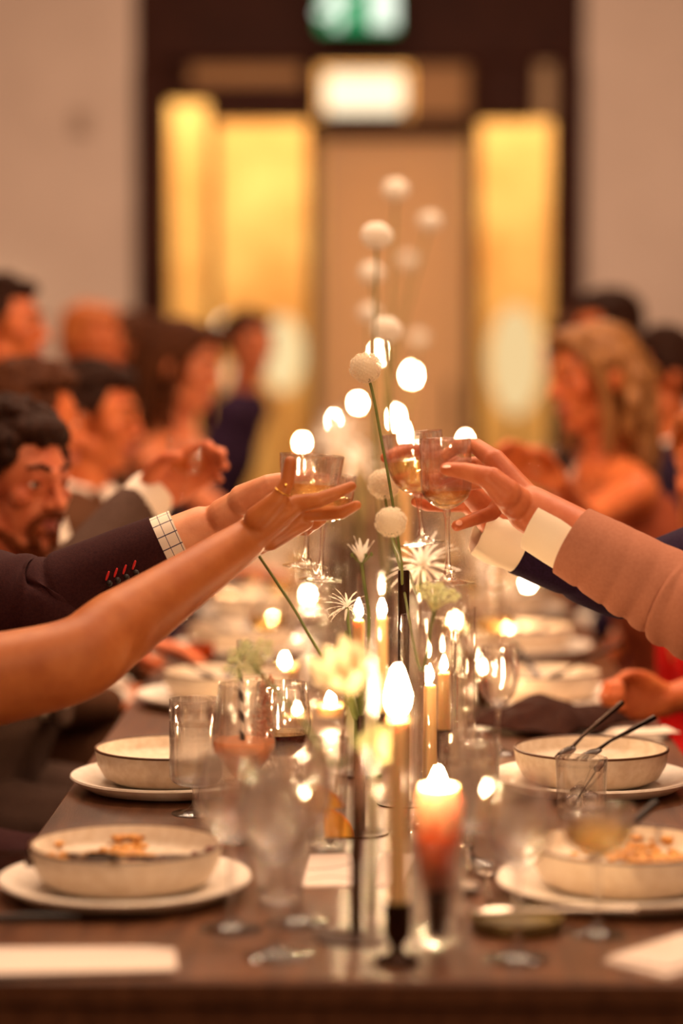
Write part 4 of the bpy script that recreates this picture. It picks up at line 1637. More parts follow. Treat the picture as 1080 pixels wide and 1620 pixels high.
def person(label, hc, face, skin, hair, hair_m, side, cloth, fem=False, tilt=0, bodyturn=.25, arms=None, lean=.12, sw=None, voxel=.0075, hvox=.0058, s=1.0,
           beard=None, brow=None, group=None, back=None, pelx=.72):
    """one seated figure: continuous skin, with hair and clothing as children.
    arms: {+1/-1 (side of the body, +1 = its right): dict(elbow, wrist, hand=(d, n, s, curl) or joints)}"""
    hc = V(hc)
    face = V(face).normalized()
    base = V((-side, 0, 0))
    b = (base * (1 - bodyturn) + V((face.x, face.y, 0)) * bodyturn)
    b.z = 0
    b.normalize()
    pr = b.cross(V((0, 0, 1)))                       # its right hand side
    sw = sw or (.165 if fem else .195)
    N = hc - V((face.x, face.y, 0)) * .035 + V((0, 0, -.165 * s))
    pel = V((side * pelx, N.y - b.y * .1, .568)) if back is None else V(back)
    P = dict(hc=hc, N=N, pel=pel, b=b, pr=pr, sw=sw, fem=fem, face=face)
    P['sh'] = {k: N + pr * (k * sw) + V((0, 0, -.075)) - b * .01 for k in (-1, 1)}
    arms = arms or {}
    for k in (-1, 1):
        if k not in arms:
            el = P['sh'][k] + V((0, 0, -.27)) + pr * (k * .05) + b * .08
            wr = el + b * .20 - pr * (k * .10)
            wr.z = max(wr.z, .625) if not P.get('lap') else wr.z
            el.x = side * max(abs(el.x), .60)
            wr = V((pel.x + b.x * .19, pel.y + b.y * .19, .665)) + pr * (k * .09)
            arms[k] = dict(elbow=el, wrist=wr, hand=(b, V((0, 0, -1)), -pr * k, .35))
        arms[k].setdefault('sh', P['sh'][k])
    root = empty('person', (pel.x, pel.y, 0), label, 'person', group)
    M = head_matrix(hc, face, tilt)
    mb = MB()
    head_shape(mb, M, fem, s)
    body_shape(mb, P)
    fine = []
    for k in (-1, 1):
        A = arms[k]
        sh, el, wr = V(A['sh']), V(A['elbow']), V(A['wrist'])
        rr = A.get('r', (.050, .044, .042, .040, .0285) if not fem else (.044, .039, .037, .035, .0245))
        f1 = el.lerp(wr, .28)
        pts, rad = [sh, sh.lerp(el, .5), el, f1, wr], list(rr)
        if 'joints' in A:
            m2 = MB()
            m2.caps(catmull(pts, 7), lerp_list(rad, 7), 48)
            A['joints'](m2)
            fine.append((m2, A.get('vox', .0022)))
            mb.caps([sh, sh.lerp(el, .3)], [rad[0] * .9, rad[1] * .8])
        else:
            mb.caps(pts, rad)
            if A.get('hand'):
                d, n, t_, cu = A['hand']
                generic_hand(mb, wr, d, n, t_, cu, A.get('sc', 1.0 if not fem else .9))
    parts = [organic(mb, voxel, 3)] + [organic(m2, vx, 4) for m2, vx in fine]
    obj('body', join(*parts), skin, root, world=True)
    face_parts(root, M, s, brow or hair_m)
    if hair:
        obj('hair', organic(hair_shape(M, hair, s, int(abs(hc.x) * 1000)), hvox, 2, strand), hair_m, root, world=True)
    if beard:
        T = M @ Matrix.Scale(s, 4)
        bm = MB()
        bm.caps([T @ V(p) for p in ((-.060, .002, -.030), (-.056, .014, -.066), (-.026, .062, -.103), (0, .080, -.110), (.026, .062, -.103), (.056, .014, -.066), (.060, .002, -.030))], [.008, .0115, .0115, .012, .0115, .0115, .008])
        bm.caps([T @ V(p) for p in ((-.030, .078, -.060), (-.020, .094, -.0415), (0, .101, -.040), (.020, .094, -.0415), (.030, .078, -.060))], [.006, .0065, .006, .0065, .006])
        bm.caps([T @ V(p) for p in ((-.028, .074, -.066), (-.02, .08, -.09))], [.008, .010])
        bm.caps([T @ V(p) for p in ((.028, .074, -.066), (.02, .08, -.09))], [.008, .010])
        obj('beard', organic(bm, .0035, 2, strand), beard, root, world=True)
    dress(root, P, arms, cloth, fem)
    return root, P, arms


def wrinkle(p):
    return .004 * noise.noise(p * 14) + .0025 * noise.noise(V((p.x * 40, p.y * 40, p.z * 18)))


def dress(root, P, arms, cloth, fem):
    kind = cloth['kind']
    N, pel, b, pr = P['N'], P['pel'], P['b'], P['pr']
    chest = N.lerp(pel, .36) + b * .012
    m = cloth['m']
    mb = MB()
    g = .016 if kind == 'suit' else .011
    for s in (-1, 1):
        mb.caps([chest + pr * (s * .062), N.lerp(pel, .7) + pr * (s * .05), pel + pr * (s * .07)], [.108 + g if not fem else .098 + g, .106 + g if not fem else .09 + g, .118 + g])
        hip, knee = pel + pr * (s * .09), pel + b * .43 + pr * (s * .10) + V((0, 0, -.02))
        if kind == 'dress':
            mb.caps([hip, knee], [.088 + g, .066 + g])
            mb.caps([knee, V((knee.x, knee.y, .38))], [.066 + g, .07 + g])
            mb.caps([chest + pr * (s * .07) + V((0, 0, .06)), N + pr * (s * .11) + V((0, 0, -.055))], [.075, .022 if cloth.get('strap') else .055])
    if kind != 'dress':
        mb.caps([N + V((0, 0, -.062)), chest], [.078 + g, .116 + g if not fem else .105 + g])
        for s in (-1, 1):
            mb.caps([N + V((0, 0, -.048)) + pr * (s * .03), arms[s]['sh']], [.056 + g, .056 + g])
            A = arms[s]
            if A.get('sleeve') == 'custom':
                continue
            sh, el, wr = V(A['sh']), V(A['elbow']), V(A['wrist'])
            cut = cloth.get('cut', .9)
            end = el.lerp(wr, cut)
            r0, r1, r2 = (.062, .058, .046) if not fem else (.054, .048, .040)
            mb.caps([sh, el, end], [r0, r1, r2])
            if cloth.get('cuff') and cut > .7:
                d = (wr - el).normalized()
                cm = MB().tube([end - d * .01, end + d * .035, end + d * .05], [r2 * .9, r2 * .92, r2 * .86], 20)
                obj('shirt_cuff', cm, cloth['cuff'], root, world=True)
    top = organic(mb, .0085 if not cloth.get('fine') else .006, 4, wrinkle)
    extra = cloth.get('extra')
    if extra:
        top = join(top, extra)
    jk = obj('suit_jacket' if kind == 'suit' else ('dress' if kind == 'dress' else 'shirt'), top, m, root, world=True)
    if kind == 'suit':
        sm = cloth.get('shirt', M_LINEN)
        q = MB()
        q.caps([N + b * .045 + V((0, 0, -.03)), chest + b * .085 + V((0, 0, -.03))], [.055, .060])
        x0 = N + V((0, 0, .005))
        ring = [x0 + (b * math.cos(a) + pr * math.sin(a)) * .066 + b * .008 + V((0, 0, -.018 * math.cos(a))) for a in [2 * PI * i / 20 for i in range(21)]]
        q.tube(ring, [.018] * 21, 8, caps=False)
        obj('shirt', organic(q, .006, 2), sm, root, world=True)
        for s in (-1, 1):
            lp = MB().caps([N + b * .05 + pr * (s * .062) + V((0, 0, .0)), chest + b * .115 + pr * (s * .05) + V((0, 0, .0)), chest + b * .128 + pr * (s * .012) + V((0, 0, -.09))], [.016, .024, .012])
            obj('lapel', organic(lp, .006, 2), m, jk, world=False).location = -root.location
    if kind != 'dress':
        tr = MB()
        for s in (-1, 1):
            hip, knee = pel + pr * (s * .09), pel + b * .43 + pr * (s * .10) + V((0, 0, -.02))
            ank = V((knee.x - b.x * .04, knee.y - b.y * .04, .12))
            tr.caps([hip, knee, ank], [.102, .072, .056])
        obj('trousers', organic(tr, .010, 3, wrinkle), cloth.get('trousers', m), root, world=True)
    for s in (-1, 1):
        knee = pel + b * .43 + pr * (s * .10)
        ank = V((knee.x - b.x * .04, knee.y - b.y * .04, .10))
        sh_ = MB().caps([ank + V((0, 0, -.055)) - b * .03, ank + b * .17 + V((0, 0, -.058))], [.050, .040])
        for p in sh_.v:
            p.z = max(p.z, .004)
        obj('shoe', sh_, M_STRAWB, root, world=True)


def cuff_tube(pts, rad, t=.0022, seg=40, wob=None):
    """open cloth tube with thickness: outer wall, rolled lip at the first point, inner wall"""
    pts = [V(p) for p in pts]
    P_ = [pts[-1] * .2 + pts[0] * .8] + pts[:1] + pts
    mb = MB()
    o = MB().tube(pts, rad, seg, caps=False, wob=wob)
    i = MB().tube(pts, [r - t for r in rad], seg, caps=False, wob=wob)
    k = len(o.v)
    mb.v = o.v + i.v
    mb.f = o.f + [[q + k for q in f][::-1] for f in i.f]
    n = (len(pts) - 1) * seg
    for a in range(seg):
        j = (a + 1) % seg
        mb.f.append([a, k + a, k + j, j])
        mb.f.append([n + a, n + j, k + n + j, k + n + a])
    mb.m = [0] * len(mb.f)
    return mb


def sleeve(pts, rad, folds, n=14, seg=56, amp=.05, cut_t=.003):
    """jacket sleeve swept along the arm with creases; folds: list of (f, width, depth, phase)"""
    P_ = catmull(pts, n)
    R_ = lerp_list(rad, n)

    def wob(f, a):
        q = 0
        for (f0, w_, dp, ph) in folds:
            q -= dp * math.exp(-((f - f0 - .035 * math.sin(a + ph)) / w_) ** 2) * (.55 + .45 * math.cos(a - ph))
        return q + amp * .35 * noise.noise(V((f * 9, math.cos(a) * 1.3, math.sin(a) * 1.3)))
    return cuff_tube(P_, R_, cut_t, seg, wob)


# ------------------------------------------------------------------ clothing colours
C_DARKSUIT = mat('dark_plum_suit', c(48, 22, 24), .85, c(58, 28, 28), 300, .3, 700, spec=.12)
C_TANSUIT = mat('dusty_tan_suit', c(170, 112, 88), .9, c(162, 105, 82), 260, .3, 700, spec=.12)
C_NAVY = mat('navy_suit', c(32, 16, 36), .85, c(40, 22, 46), 260, .3, 600, spec=.12)
C_GREY = mat('grey_suit', c(88, 66, 56), .9, c(74, 54, 46), 260, .2, 600, spec=.12)
C_GREYBROWN = mat('grey_brown_suit', c(92, 58, 38), .9, c(78, 48, 32), 260, spec=.12)
C_BEIGE = mat('beige_shirt', c(214, 180, 140), .9, c(200, 164, 126), 40, spec=.12)
C_NAVYDRESS = mat('navy_dress', c(38, 20, 40), .8, c(46, 26, 48), 80, spec=.12)
C_RED = mat('red_dress', c(196, 18, 14), .7, c(172, 12, 10), 60, spec=.12)
C_BLACK = mat('black_dress', c(34, 24, 24), .8, spec=.12)
C_RUST = mat('rust_dress', c(140, 66, 40), .8, spec=.12)
C_OLIVE = mat('brown_dress', c(92, 58, 36), .85, spec=.12)
H_BROWN = mat('brown_hair', c(48, 20, 8), .7, c(78, 40, 16), 60, stretch=(2, 2, .4), spec=.12)
H_DARK = mat('dark_brown_hair', c(28, 12, 6), .7, c(50, 24, 12), 60, stretch=(2, 2, .4), spec=.12)
H_BLOND = mat('dark_blond_hair', c(104, 62, 30), .45, c(150, 100, 54), 60, stretch=(2, 2, .4), spec=.2)
H_STUBBLE = mat('short_brown_beard', c(88, 40, 18), .8, c(120, 58, 28), 160, spec=.1)
H_AUBURN = mat('auburn_hair', c(132, 66, 24), .42, c(168, 90, 38), 60, stretch=(2, 2, .4), spec=.2)
H_GINGER = mat('ginger_hair', c(170, 88, 40), .5, c(190, 108, 54), 60, stretch=(2, 2, .4), spec=.2)


def checked():
    m, nt, out = new_mat('checked_shirting')
    p = nt.nodes.new('ShaderNodeBsdfPrincipled')
    p.inputs['Roughness'].default_value = .85
    nt.links.new(p.outputs[0], out.inputs[0])
    at_ = nt.nodes.new('ShaderNodeUVMap')
    br = nt.nodes.new('ShaderNodeTexBrick')
    br.offset = 0
    br.inputs['Color1'].default_value = c(238, 224, 204)
    br.inputs['Color2'].default_value = c(236, 220, 200)
    br.inputs['Mortar'].default_value = c(70, 62, 84)
    br.inputs['Scale'].default_value = 1
    br.inputs['Mortar Size'].default_value = .035
    br.inputs['Brick Width'].default_value = 1.0
    br.inputs['Row Height'].default_value = .75
    nt.links.new(at_.outputs[0], br.inputs['Vector'])
    nt.links.new(br.outputs[0], p.inputs['Base Color'])
    return m


C_CHECK = checked()
C_CUFF = mat('white_cuff', c(240, 222, 196), .85, bump=.15, bscale=500)


def uv_tube(o, rings, seg, ulen, vlen):
    """give a swept cuff a woven grid: u along, v around"""
    me = o.data
    uv = me.uv_layers.new(name='UVMap')
    n = rings * seg
    for poly in me.polygons:
        for li in poly.loop_indices:
            vi = me.loops[li].vertex_index % n
            r, k = vi // seg, vi % seg
            kk = k
            if k == 0 and any((me.loops[l2].vertex_index % n) % seg == seg - 1 for l2 in poly.loop_indices):
                kk = seg
            uv.data[li].uv = (r / (rings - 1) * ulen, kk / seg * vlen)


J = at                                             # joints are given where they stand: picture point and distance


def digits(mb, palm, fingers, thumb):
    """palm: list of (from, to, r0, r1); fingers / thumb: list of (points, radii)"""
    for a, b_, r0, r1 in palm:
        mb.caps([a, b_], [r0, r1], 16)
    for pts, rad in fingers + [thumb]:
        mb.caps(pts, rad, 14)


# ---- woman with the bare forearm, right hand palm up under a coupe
W1 = J(386, 857, 3.05)
I1, M1, R1_, L1_ = J(470, 797, 3.045), J(474, 811, 3.075), J(470, 824, 3.10), J(462, 834, 3.12)


def hand_woman(mb):
    digits(mb, [(W1, I1, .0225, .0125), (W1, M1, .0225, .0125), (W1, R1_, .023, .0125), (W1, L1_, .0225, .012), (J(420, 815, 3.05), J(452, 800, 3.04), .017, .011), (J(405, 850, 3.08), J(458, 832, 3.09), .024, .0165), (J(400, 845, 3.05), J(450, 818, 3.06), .023, .015), (J(424, 846, 3.07), J(480, 824, 3.085), .0215, .0135)],
           [([I1, J(505, 791, 3.035), J(532, 780, 3.035), J(556, 769, 3.04)], [.0120, .0100, .0086, .0066]),
            ([M1, J(512, 812, 3.07), J(540, 811, 3.06), J(564, 799, 3.055)], [.0120, .0098, .0085, .0064]),
            ([R1_, J(497, 828, 3.115), J(507, 822, 3.14), J(500, 812, 3.15)], [.0118, .0092, .0082, .007]),
            ([L1_, J(484, 838, 3.12), J(497, 828, 3.12), J(498, 822, 3.13)], [.0105, .0084, .0074, .0062])],
           ([J(408, 822, 3.04), J(440, 790, 3.03), J(455, 762, 3.027), J(459, 731, 3.03)], [.0185, .0118, .0088, .0078]))


ARM1 = dict(elbow=J(112, 1046, 2.90), wrist=W1, sh=J(-245, 1128, 2.84), joints=hand_woman, r=(.060, .0575, .0515, .0475, .0265), sleeve='custom')
other = dict(elbow=V((-.74, 3.06, .84)), wrist=V((-.57, 3.14, .67)), hand=((.8, .1, -.4), (0, 0, -1), (0, -1, 0), .5))
WOMAN1, _, _ = person('woman reaching in with a bare forearm, palm up under a coupe', V((-.78, 2.93, 1.30)), (1, .25, -.05), SK_MID, 'long', H_BROWN, -1,
                      dict(kind='dress', m=C_OLIVE, strap=True), fem=True, arms={1: ARM1, -1: other}, bodyturn=.3)
rg = MB()
rp = J(448, 778, 3.028)
rd = (J(455, 762, 3.027) - J(440, 790, 3.03)).normalized()
x, y = frame_of(rd)
rg.tube([rp + (x * math.cos(a) + y * math.sin(a)) * .0112 for a in [2 * PI * i / 24 for i in range(25)]], [.0011] * 25, 8, caps=False)
rg.ell(J(452, 768, 3.013), (.0026, .0026, .0026), seg=10)
obj('ring', rg, M_GOLDMETAL, WOMAN1, world=True)
nail = MB()


def fingernail(root, p, d, up, wdt=.0048, ln=.0062):
    d, up = V(d).normalized(), V(up).normalized()
    x_ = d.cross(up).normalized()
    up = x_.cross(d)
    T = Matrix((x_, d, up)).transposed().to_4x4()
    T.translation = V(p)
    obj('fingernail', MB().ell((0, 0, 0), (wdt, ln, .0011), T, 12), mat('fingernail', c(232, 170, 144), .25), root, world=True)


# ---- man in the dark plum suit, holding a coupe behind her hand
W2 = J(318, 836, 3.24)
I2, M2, R2_, L2_ = J(428, 781, 3.225), J(424, 794, 3.25), J(418, 806, 3.27), J(410, 818, 3.28)


def hand_suit(mb):
    digits(mb, [(W2, I2, .0255, .0145), (W2, M2, .0255, .014), (W2, R2_, .0255, .014), (W2, L2_, .025, .0135), (J(355, 815, 3.225), J(405, 775, 3.21), .024, .0150)],
           [([I2, J(468, 768, 3.20), J(493, 766, 3.205), J(508, 767, 3.215)], [.0135, .0100, .0086, .0074]),
            ([M2, J(462, 795, 3.29), J(498, 785, 3.31), J(528, 776, 3.30)], [.0135, .0105, .0092, .0078]),
            ([R2_, J(458, 812, 3.29), J(492, 805, 3.30), J(520, 798, 3.295)], [.013, .0102, .009, .0075]),
            ([L2_, J(440, 826, 3.27), J(465, 824, 3.265), J(484, 818, 3.26)], [.0118, .0092, .008, .0066])],
           ([J(385, 790, 3.205), J(424, 766, 3.19), J(462, 757, 3.19), J(494, 751, 3.205)], [.021, .0135, .0105, .0080]))


EL2 = J(60, 955, 3.22)
SH2 = J(-260, 930, 3.32)
ARM2 = dict(elbow=EL2, wrist=W2, sh=SH2, joints=hand_suit, r=(.055, .05, .046, .042, .0300), sleeve='custom')
axis2 = (W2 - EL2).normalized()
CUF2 = J(268, 856, 3.235)
slv2 = sleeve([CUF2 - axis2 * .012, CUF2 - axis2 * .10, CUF2 - axis2 * .17, EL2, EL2.lerp(SH2, .35), SH2], [.0415, .049, .055, .066, .072, .078],
              [(.36, .018, .10, 1.6), (.46, .02, .13, 1.2), (.52, .02, .12, 2.2), (.6, .03, .1, 1.4), (.72, .03, .06, 2.)])
MAN2, P2_, _ = person('man in a dark plum suit stretching a coupe forward, checked cuff showing', V((-.86, 3.42, 1.36)), (1, -.1, -.05), SK_FAIR, 'short', H_DARK, -1,
                      dict(kind='suit', m=C_DARKSUIT, extra=slv2), arms={1: ARM2, -1: dict(elbow=V((-.90, 3.66, .84)), wrist=V((-.72, 3.58, .68)), hand=((.9, -.2, -.2), (0, 0, -1), (0, -1, 0), .4))}, bodyturn=.2)
ring_n = 6
cf = [CUF2 + axis2 * (-.03 + .046 * i / 5) for i in range(ring_n)]
o = obj('shirt_cuff', cuff_tube(cf, [.0385, .0385, .0385, .0383, .038, .0375], .0025, 40), C_CHECK, MAN2, world=True)
uv_tube(o, ring_n, 40, 3.2, 10)
jk2 = [q for q in MAN2.children if q.name.startswith('suit_jacket')][0]
RED = mat('red_buttonhole_thread', c(206, 34, 30), .7)


def on_sleeve(px, py, cen, r):
    """point of the sleeve surface that faces the lens at this picture point"""
    d = (J(px, py, 3.0) - CAM).normalized()
    ax = (W2 - EL2).normalized()
    best = None
    for i in range(800):
        p = CAM + d * (3.0 + i * .0005)
        q = (p - EL2) - ax * (p - EL2).dot(ax)
        if q.length <= r:
            return p
    return p


for i, (px, py) in enumerate(((170, 911), (183, 906), (197, 901), (212, 894))):
    p0, p1 = on_sleeve(px - 2, py + 6, EL2, .0565), on_sleeve(px + 2, py - 6, EL2, .0565)
    obj('buttonhole', MB().caps([p0, p0.lerp(p1, .5), p1], [.0013, .0017, .0013], 8), RED, jk2).location = -MAN2.location
    bp = on_sleeve(px + 3, py + 12, EL2, .0565)
    obj('button', MB().ell(bp, (.0042, .0042, .0042), seg=12), M_STRAWB, jk2).location = -MAN2.location

# ---- man in the dusty tan suit, right hand gripping the lower glass
W3 = J(838, 806, 3.10)
I3, M3, R3_, L3_ = J(782, 728, 3.125), J(790, 745, 3.15), J(797, 764, 3.165), J(800, 784, 3.16)


def hand_tan(mb):
    digits(mb, [(W3, I3, .0255, .0150), (W3, M3, .0255, .0145), (W3, R3_, .0255, .0145), (W3, L3_, .025, .014), (J(815, 795, 3.08), J(778, 757, 3.065), .022, .0150)],
           [([I3, J(753, 706, 3.15), J(724, 706, 3.165), J(704, 721, 3.163)], [.0138, .0108, .0095, .0078]),
            ([M3, J(760, 733, 3.185), J(726, 737, 3.19), J(702, 750, 3.178)], [.0135, .0108, .0094, .008]),
            ([R3_, J(766, 760, 3.19), J(728, 768, 3.192), J(702, 775, 3.178)], [.0132, .0105, .0092, .0078]),
            ([L3_, J(778, 812, 3.15), J(748, 822, 3.13), J(722, 832, 3.115)], [.0125, .0100, .0088, .0074])],
           ([J(800, 780, 3.065), J(770, 755, 3.058), J(735, 745, 3.068), J(706, 742, 3.08)], [.020, .0142, .0112, .0088]))


EL3 = J(1120, 965, 3.02)
SH3 = J(1420, 830, 3.12)
ARM3 = dict(elbow=EL3, wrist=W3, sh=SH3, joints=hand_tan, r=(.055, .05, .047, .043, .0310), sleeve='custom')
axis3 = (W3 - EL3).normalized()
CUF3 = J(905, 856, 3.085)
slv3 = sleeve([CUF3, CUF3 - axis3 * .07, CUF3 - axis3 * .14, EL3, EL3.lerp(SH3, .4), SH3], [.0475, .0535, .059, .068, .074, .08],
              [(.10, .012, .07, 4.9), (.20, .013, .06, 4.4), (.30, .02, .09, 4.7), (.40, .02, .12, 4.9), (.48, .02, .12, 4.0), (.6, .03, .09, 4.7)])
MAN3, _, _ = person('man in a dusty tan suit and broad white cuff, gripping the lower toast glass', V((.88, 3.10, 1.36)), (-1, .1, -.05), SK_TAN, 'short', H_BROWN, 1,
                    dict(kind='suit', m=C_TANSUIT, extra=slv3), arms={1: ARM3}, bodyturn=.2)
cf = [CUF3 + axis3 * (-.03 + .082 * i / 5) for i in range(ring_n)]
o = obj('shirt_cuff', cuff_tube(cf[::-1], [.0405, .0415, .0425, .043, .0433, .0435], .0028, 44, wob=lambda f, a: .02 * math.sin(2 * a + 1)), C_CUFF, MAN3, world=True)
fingernail(MAN3, J(706, 738, 3.068), J(706, 742, 3.08) - J(735, 745, 3.068), V((0, -.5, 1)))
fingernail(MAN3, J(726, 827, 3.106), J(722, 832, 3.115) - J(748, 822, 3.13), V((0, -1, .3)), .004, .0052)

# ---- person in the navy suit, hand wrapped around the tilted glass
W4 = J(782, 818, 3.30)
I4, M4, R4_, L4_ = J(724, 738, 3.305), J(729, 757, 3.315), J(733, 777, 3.315), J(738, 797, 3.305)


def hand_navy(mb):
    digits(mb, [(W4, I4, .0235, .0138), (W4, M4, .0235, .0135), (W4, R4_, .0235, .0135), (W4, L4_, .0235, .013), (J(765, 800, 3.27), J(738, 776, 3.24), .019, .0135)],
           [([I4, J(684, 714, 3.315), J(640, 711, 3.305), J(610, 724, 3.27)], [.0130, .0103, .0092, .0078]),
            ([M4, J(690, 747, 3.32), J(650, 752, 3.30), J(631, 757, 3.265)], [.0130, .0103, .0092, .0078]),
            ([R4_, J(695, 775, 3.315), J(664, 777, 3.29), J(650, 774, 3.262)], [.0125, .0100, .009, .0076]),
            ([L4_, J(706, 800, 3.30), J(676, 800, 3.282), J(657, 794, 3.258)], [.0118, .0092, .0082, .0068])],
           ([J(768, 800, 3.265), J(738, 774, 3.235), J(705, 758, 3.215), J(676, 759, 3.205)], [.019, .0130, .0102, .0082]))


EL4 = J(1045, 918, 3.34)
SH4 = J(1330, 830, 3.46)
ARM4 = dict(elbow=EL4, wrist=W4, sh=SH4, joints=hand_navy, r=(.052, .048, .044, .04, .0275), sleeve='custom')
axis4 = (W4 - EL4).normalized()
CUF4 = J(822, 862, 3.305)
slv4 = sleeve([CUF4, CUF4 - axis4 * .08, CUF4 - axis4 * .15, EL4, EL4.lerp(SH4, .4), SH4], [.041, .0455, .049, .057, .068, .076], [(.2, .02, .06, 4.6), (.45, .02, .1, 4.6)])
MAN4, _, _ = person('guest in a navy suit with a rumpled white cuff, hand round the tilted toast glass', V((.92, 3.62, 1.36)), (-1, -.15, -.05), SK_RUDDY, 'short', H_DARK, 1,
                    dict(kind='suit', m=C_NAVY, extra=slv4), arms={1: ARM4}, bodyturn=.2)
cf = [CUF4 + axis4 * (-.03 + .092 * i / 9) for i in range(10)]
o = obj('shirt_cuff', cuff_tube(cf[::-1], [.0345, .0375, .0385, .039, .0388, .0385, .038, .038, .038, .038], .0028, 44,
        wob=lambda f, a: .10 * noise.noise(V((f * 5, math.cos(a) * 2, math.sin(a) * 2 + 4)))), C_CUFF, MAN4, world=True)

# ------------------------------------------------------------------ the four raised glasses


def toast(name, bowl, base_r, hs, rim, foot, Y, level, label, tiltY=0, n=6):
    """stand the glass so that its rim centre and foot centre fall on two points of the room"""
    o = stem_glass(name, 'glass', bowl, base_r, hs, level, WHITEWINE, n=n, seg=48)
    a, b_ = J(foot[0], foot[1], Y + tiltY), J(rim[0], rim[1], Y)
    d = (b_ - a).normalized()
    o.location = a
    o.rotation_euler = d.to_track_quat('Z', 'Y').to_euler()
    return tag(o, label)


TB = [(.005, 0), (.015, .003), (.029, .012), (.0365, .026), (.0395, .044), (.0415, .066)]
toast('coupe_glass', TB, .0285, .078, (493, 729), (482, 897), 3.085, .030, 'raised coupe cradled above the woman\'s open palm')
toast('coupe_glass', TB, .0285, .078, (516, 747), (506, 919), 3.255, .036, 'raised coupe with its rim behind the one on the woman\'s palm')
TC = [(.005, 0), (.014, .003), (.027, .013), (.0360, .032), (.0395, .055), (.0410, .083)]
toast('coupe_glass', TC, .030, .068, (652, 695), (669, 861), 3.245, .047, 'tilted raised coupe, highest of the four toasting glasses')
TD = [(.0045, 0), (.012, .003), (.024, .011), (.0315, .022), (.0335, .045), (.0335, .092)]
toast('coupe_glass', TD, .034, .096, (704, 704), (709, 923), 3.125, .0255, 'narrow raised glass of white wine gripped by the tan sleeved hand')

# ------------------------------------------------------------------ guests further down
def raised(side, sh, px, py, Y):
    return


# bearded man turning to the camera, raising a glass (arm passes behind the plum sleeve)
hcL3 = at(24, 762, 4.0)
wr = at(232, 790, 3.98)
armL3 = dict(elbow=V((-.55, 3.86, .93)), wrist=wr, hand=((.75, -.1, .5), (.3, -.75, .1), (-.3, -.3, .8), .5), vox=.004)
person('bearded man with curly dark hair and a grey suit, looking across the table', hcL3, (.78, -.62, -.12), SK_RUDDY, 'curly', H_DARK, -1,
       dict(kind='suit', m=C_GREY, cuff=M_LINEN), arms={-1: dict(elbow=V((-.66, 4.26, .86)), wrist=V((-.50, 4.40, .82)), hand=((.9, .1, 0), (0, 0, -1), (0, -1, 0), .3)), 1: armL3},
       voxel=.0048, hvox=.0042, beard=H_STUBBLE, brow=H_DARK, bodyturn=.35)
gl = stem_glass('coupe_glass', 'glass', COUPE_BOWL, .031, .08, .034, WHITEWINE, m=FARGLASS, seg=24, n=3)
a, b_ = at(279, 830, 3.96), at(300, 722, 3.96)
gl.location = a
gl.rotation_euler = (b_ - a).normalized().to_track_quat('Z', 'Y').to_euler()
tag(gl, 'coupe held up by the bearded man in the grey suit')

person('brown haired man in grey brown suit behind the bearded man', at(48, 672, 4.75), (.95, .3, -.1), SK_PINK, 'short', H_BROWN, -1, dict(kind='suit', m=C_GREYBROWN, cuff=M_LINEN))
person('dark haired man in profile with white collar, beyond the bearded man', at(150, 662, 5.35), (.96, -.22, -.12), SK_PINK, 'short', H_DARK, -1, dict(kind='suit', m=C_GREYBROWN, cuff=M_LINEN), bodyturn=.5)
person('woman in a sleeveless navy dress with bare shoulders and brown hair', at(292, 580, 6.3), (.85, -.45, -.15), SK_TAN, 'long', H_BROWN, -1, dict(kind='dress', m=C_NAVYDRESS, strap=True), fem=True, pelx=.60,
       arms={1: dict(elbow=V((-.40, 6.05, .95)), wrist=V((-.36, 5.86, .825)), hand=((.8, -.2, 0), (0, 0, -1), (0, 1, 0), .3))}, bodyturn=.5)
person('ginger haired guest behind the profile man, near the pale wall', at(146, 548, 7.3), (.8, -.5, 0), SK_PINK, 'short', H_GINGER, -1, dict(kind='shirt', m=C_GREYBROWN), pelx=.92)
person('guest with dark hair against the pale wall, below the stand-in globe', at(6, 520, 5.85), (.9, -.2, 0), SK_PINK, 'short', H_DARK, -1, dict(kind='shirt', m=C_BLACK), pelx=.90)
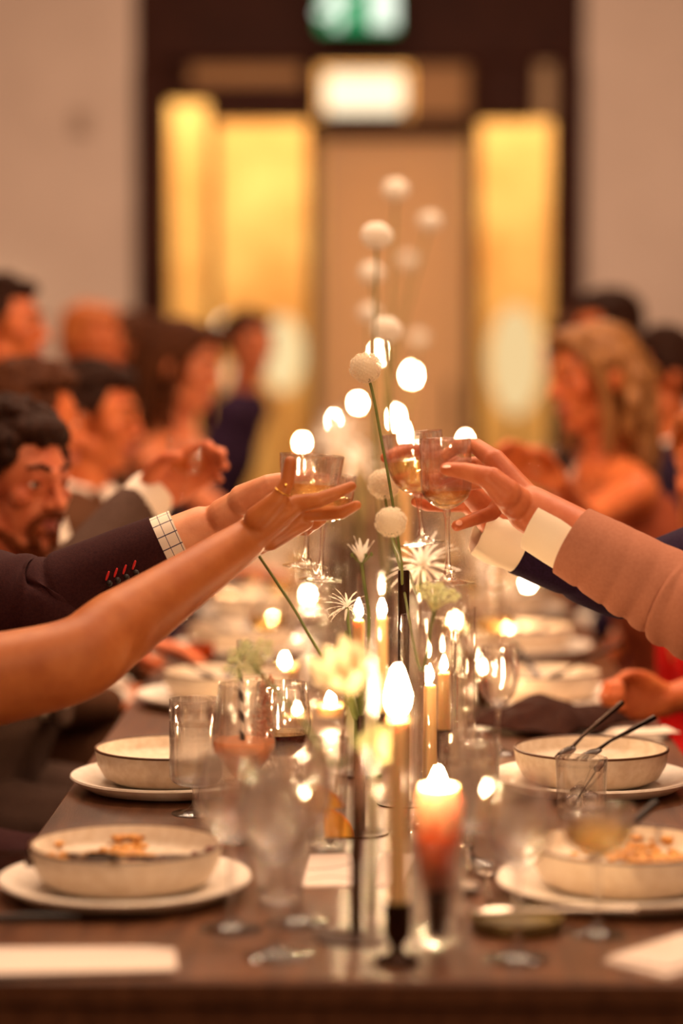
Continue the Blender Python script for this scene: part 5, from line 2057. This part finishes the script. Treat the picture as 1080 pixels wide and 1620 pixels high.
person('guest in dark clothes and dark hair before the lamp lit window', at(395, 545, 8.6), (.6, -.7, -.1), SK_TAN, 'bun', H_DARK, -1, dict(kind='shirt', m=C_NAVYDRESS), fem=True)
person('long haired guest in brown between the navy dress and ginger hair', at(215, 552, 7.9), (.9, -.3, -.1), SK_TAN, 'long', H_BROWN, -1, dict(kind='dress', m=C_OLIVE), fem=True)

person('auburn haired woman in a red dress at the picture edge', at(1150, 742, 4.35), (-.8, -.55, -.1), SK_PINK, 'long', H_AUBURN, 1, dict(kind='dress', m=C_RED, strap=True), fem=True,
       arms={1: dict(elbow=V((.60, 3.95, .82)), wrist=at(1056, 1108, 3.90), hand=((-.95, -.1, 0), (0, -1, 0), (0, .1, 1), 1.1)),
             -1: dict(elbow=V((.72, 4.60, .86)), wrist=V((.62, 4.55, .66)), hand=((-.8, 0, -.3), (0, 0, -1), (0, -1, 0), .4))}, bodyturn=.3, pelx=.61)
wrR = at(880, 762, 4.75)
person('blond woman with bare shoulders raising a coupe far along', at(940, 600, 5.3), (-.86, -.42, -.1), SK_PINK, 'wavy', H_BLOND, 1, dict(kind='dress', m=C_RUST, strap=True), fem=True,
       arms={-1: dict(elbow=V((.42, 5.02, 1.0)), wrist=wrR, hand=((-.75, -.1, .45), (-.2, -.8, .1), (.3, -.3, .8), .5))}, bodyturn=.5)
gl2 = dup(gl, (0, 0, 0), 0, 'coupe held up by the blond woman with bare shoulders')
a, b_ = at(846, 815, 4.72), at(850, 705, 4.72)
gl2.location = a
gl2.rotation_euler = (b_ - a).normalized().to_track_quat('Z', 'Y').to_euler()
person('guest in navy jacket with dark hair beside the blond woman', at(1040, 600, 6.0), (-.9, -.35, -.1), SK_PINK, 'short', H_DARK, 1, dict(kind='suit', m=C_NAVY, cuff=M_LINEN))
person('dark haired guest whose head rises behind the blond woman', at(962, 530, 6.9), (-.9, -.3, -.1), SK_PINK, 'short', H_DARK, 1, dict(kind='shirt', m=C_RUST))
person('guest in black past the blond woman at far end', at(905, 560, 7.9), (-.8, -.5, -.1), SK_PINK, 'short', H_BROWN, 1, dict(kind='shirt', m=C_BLACK))
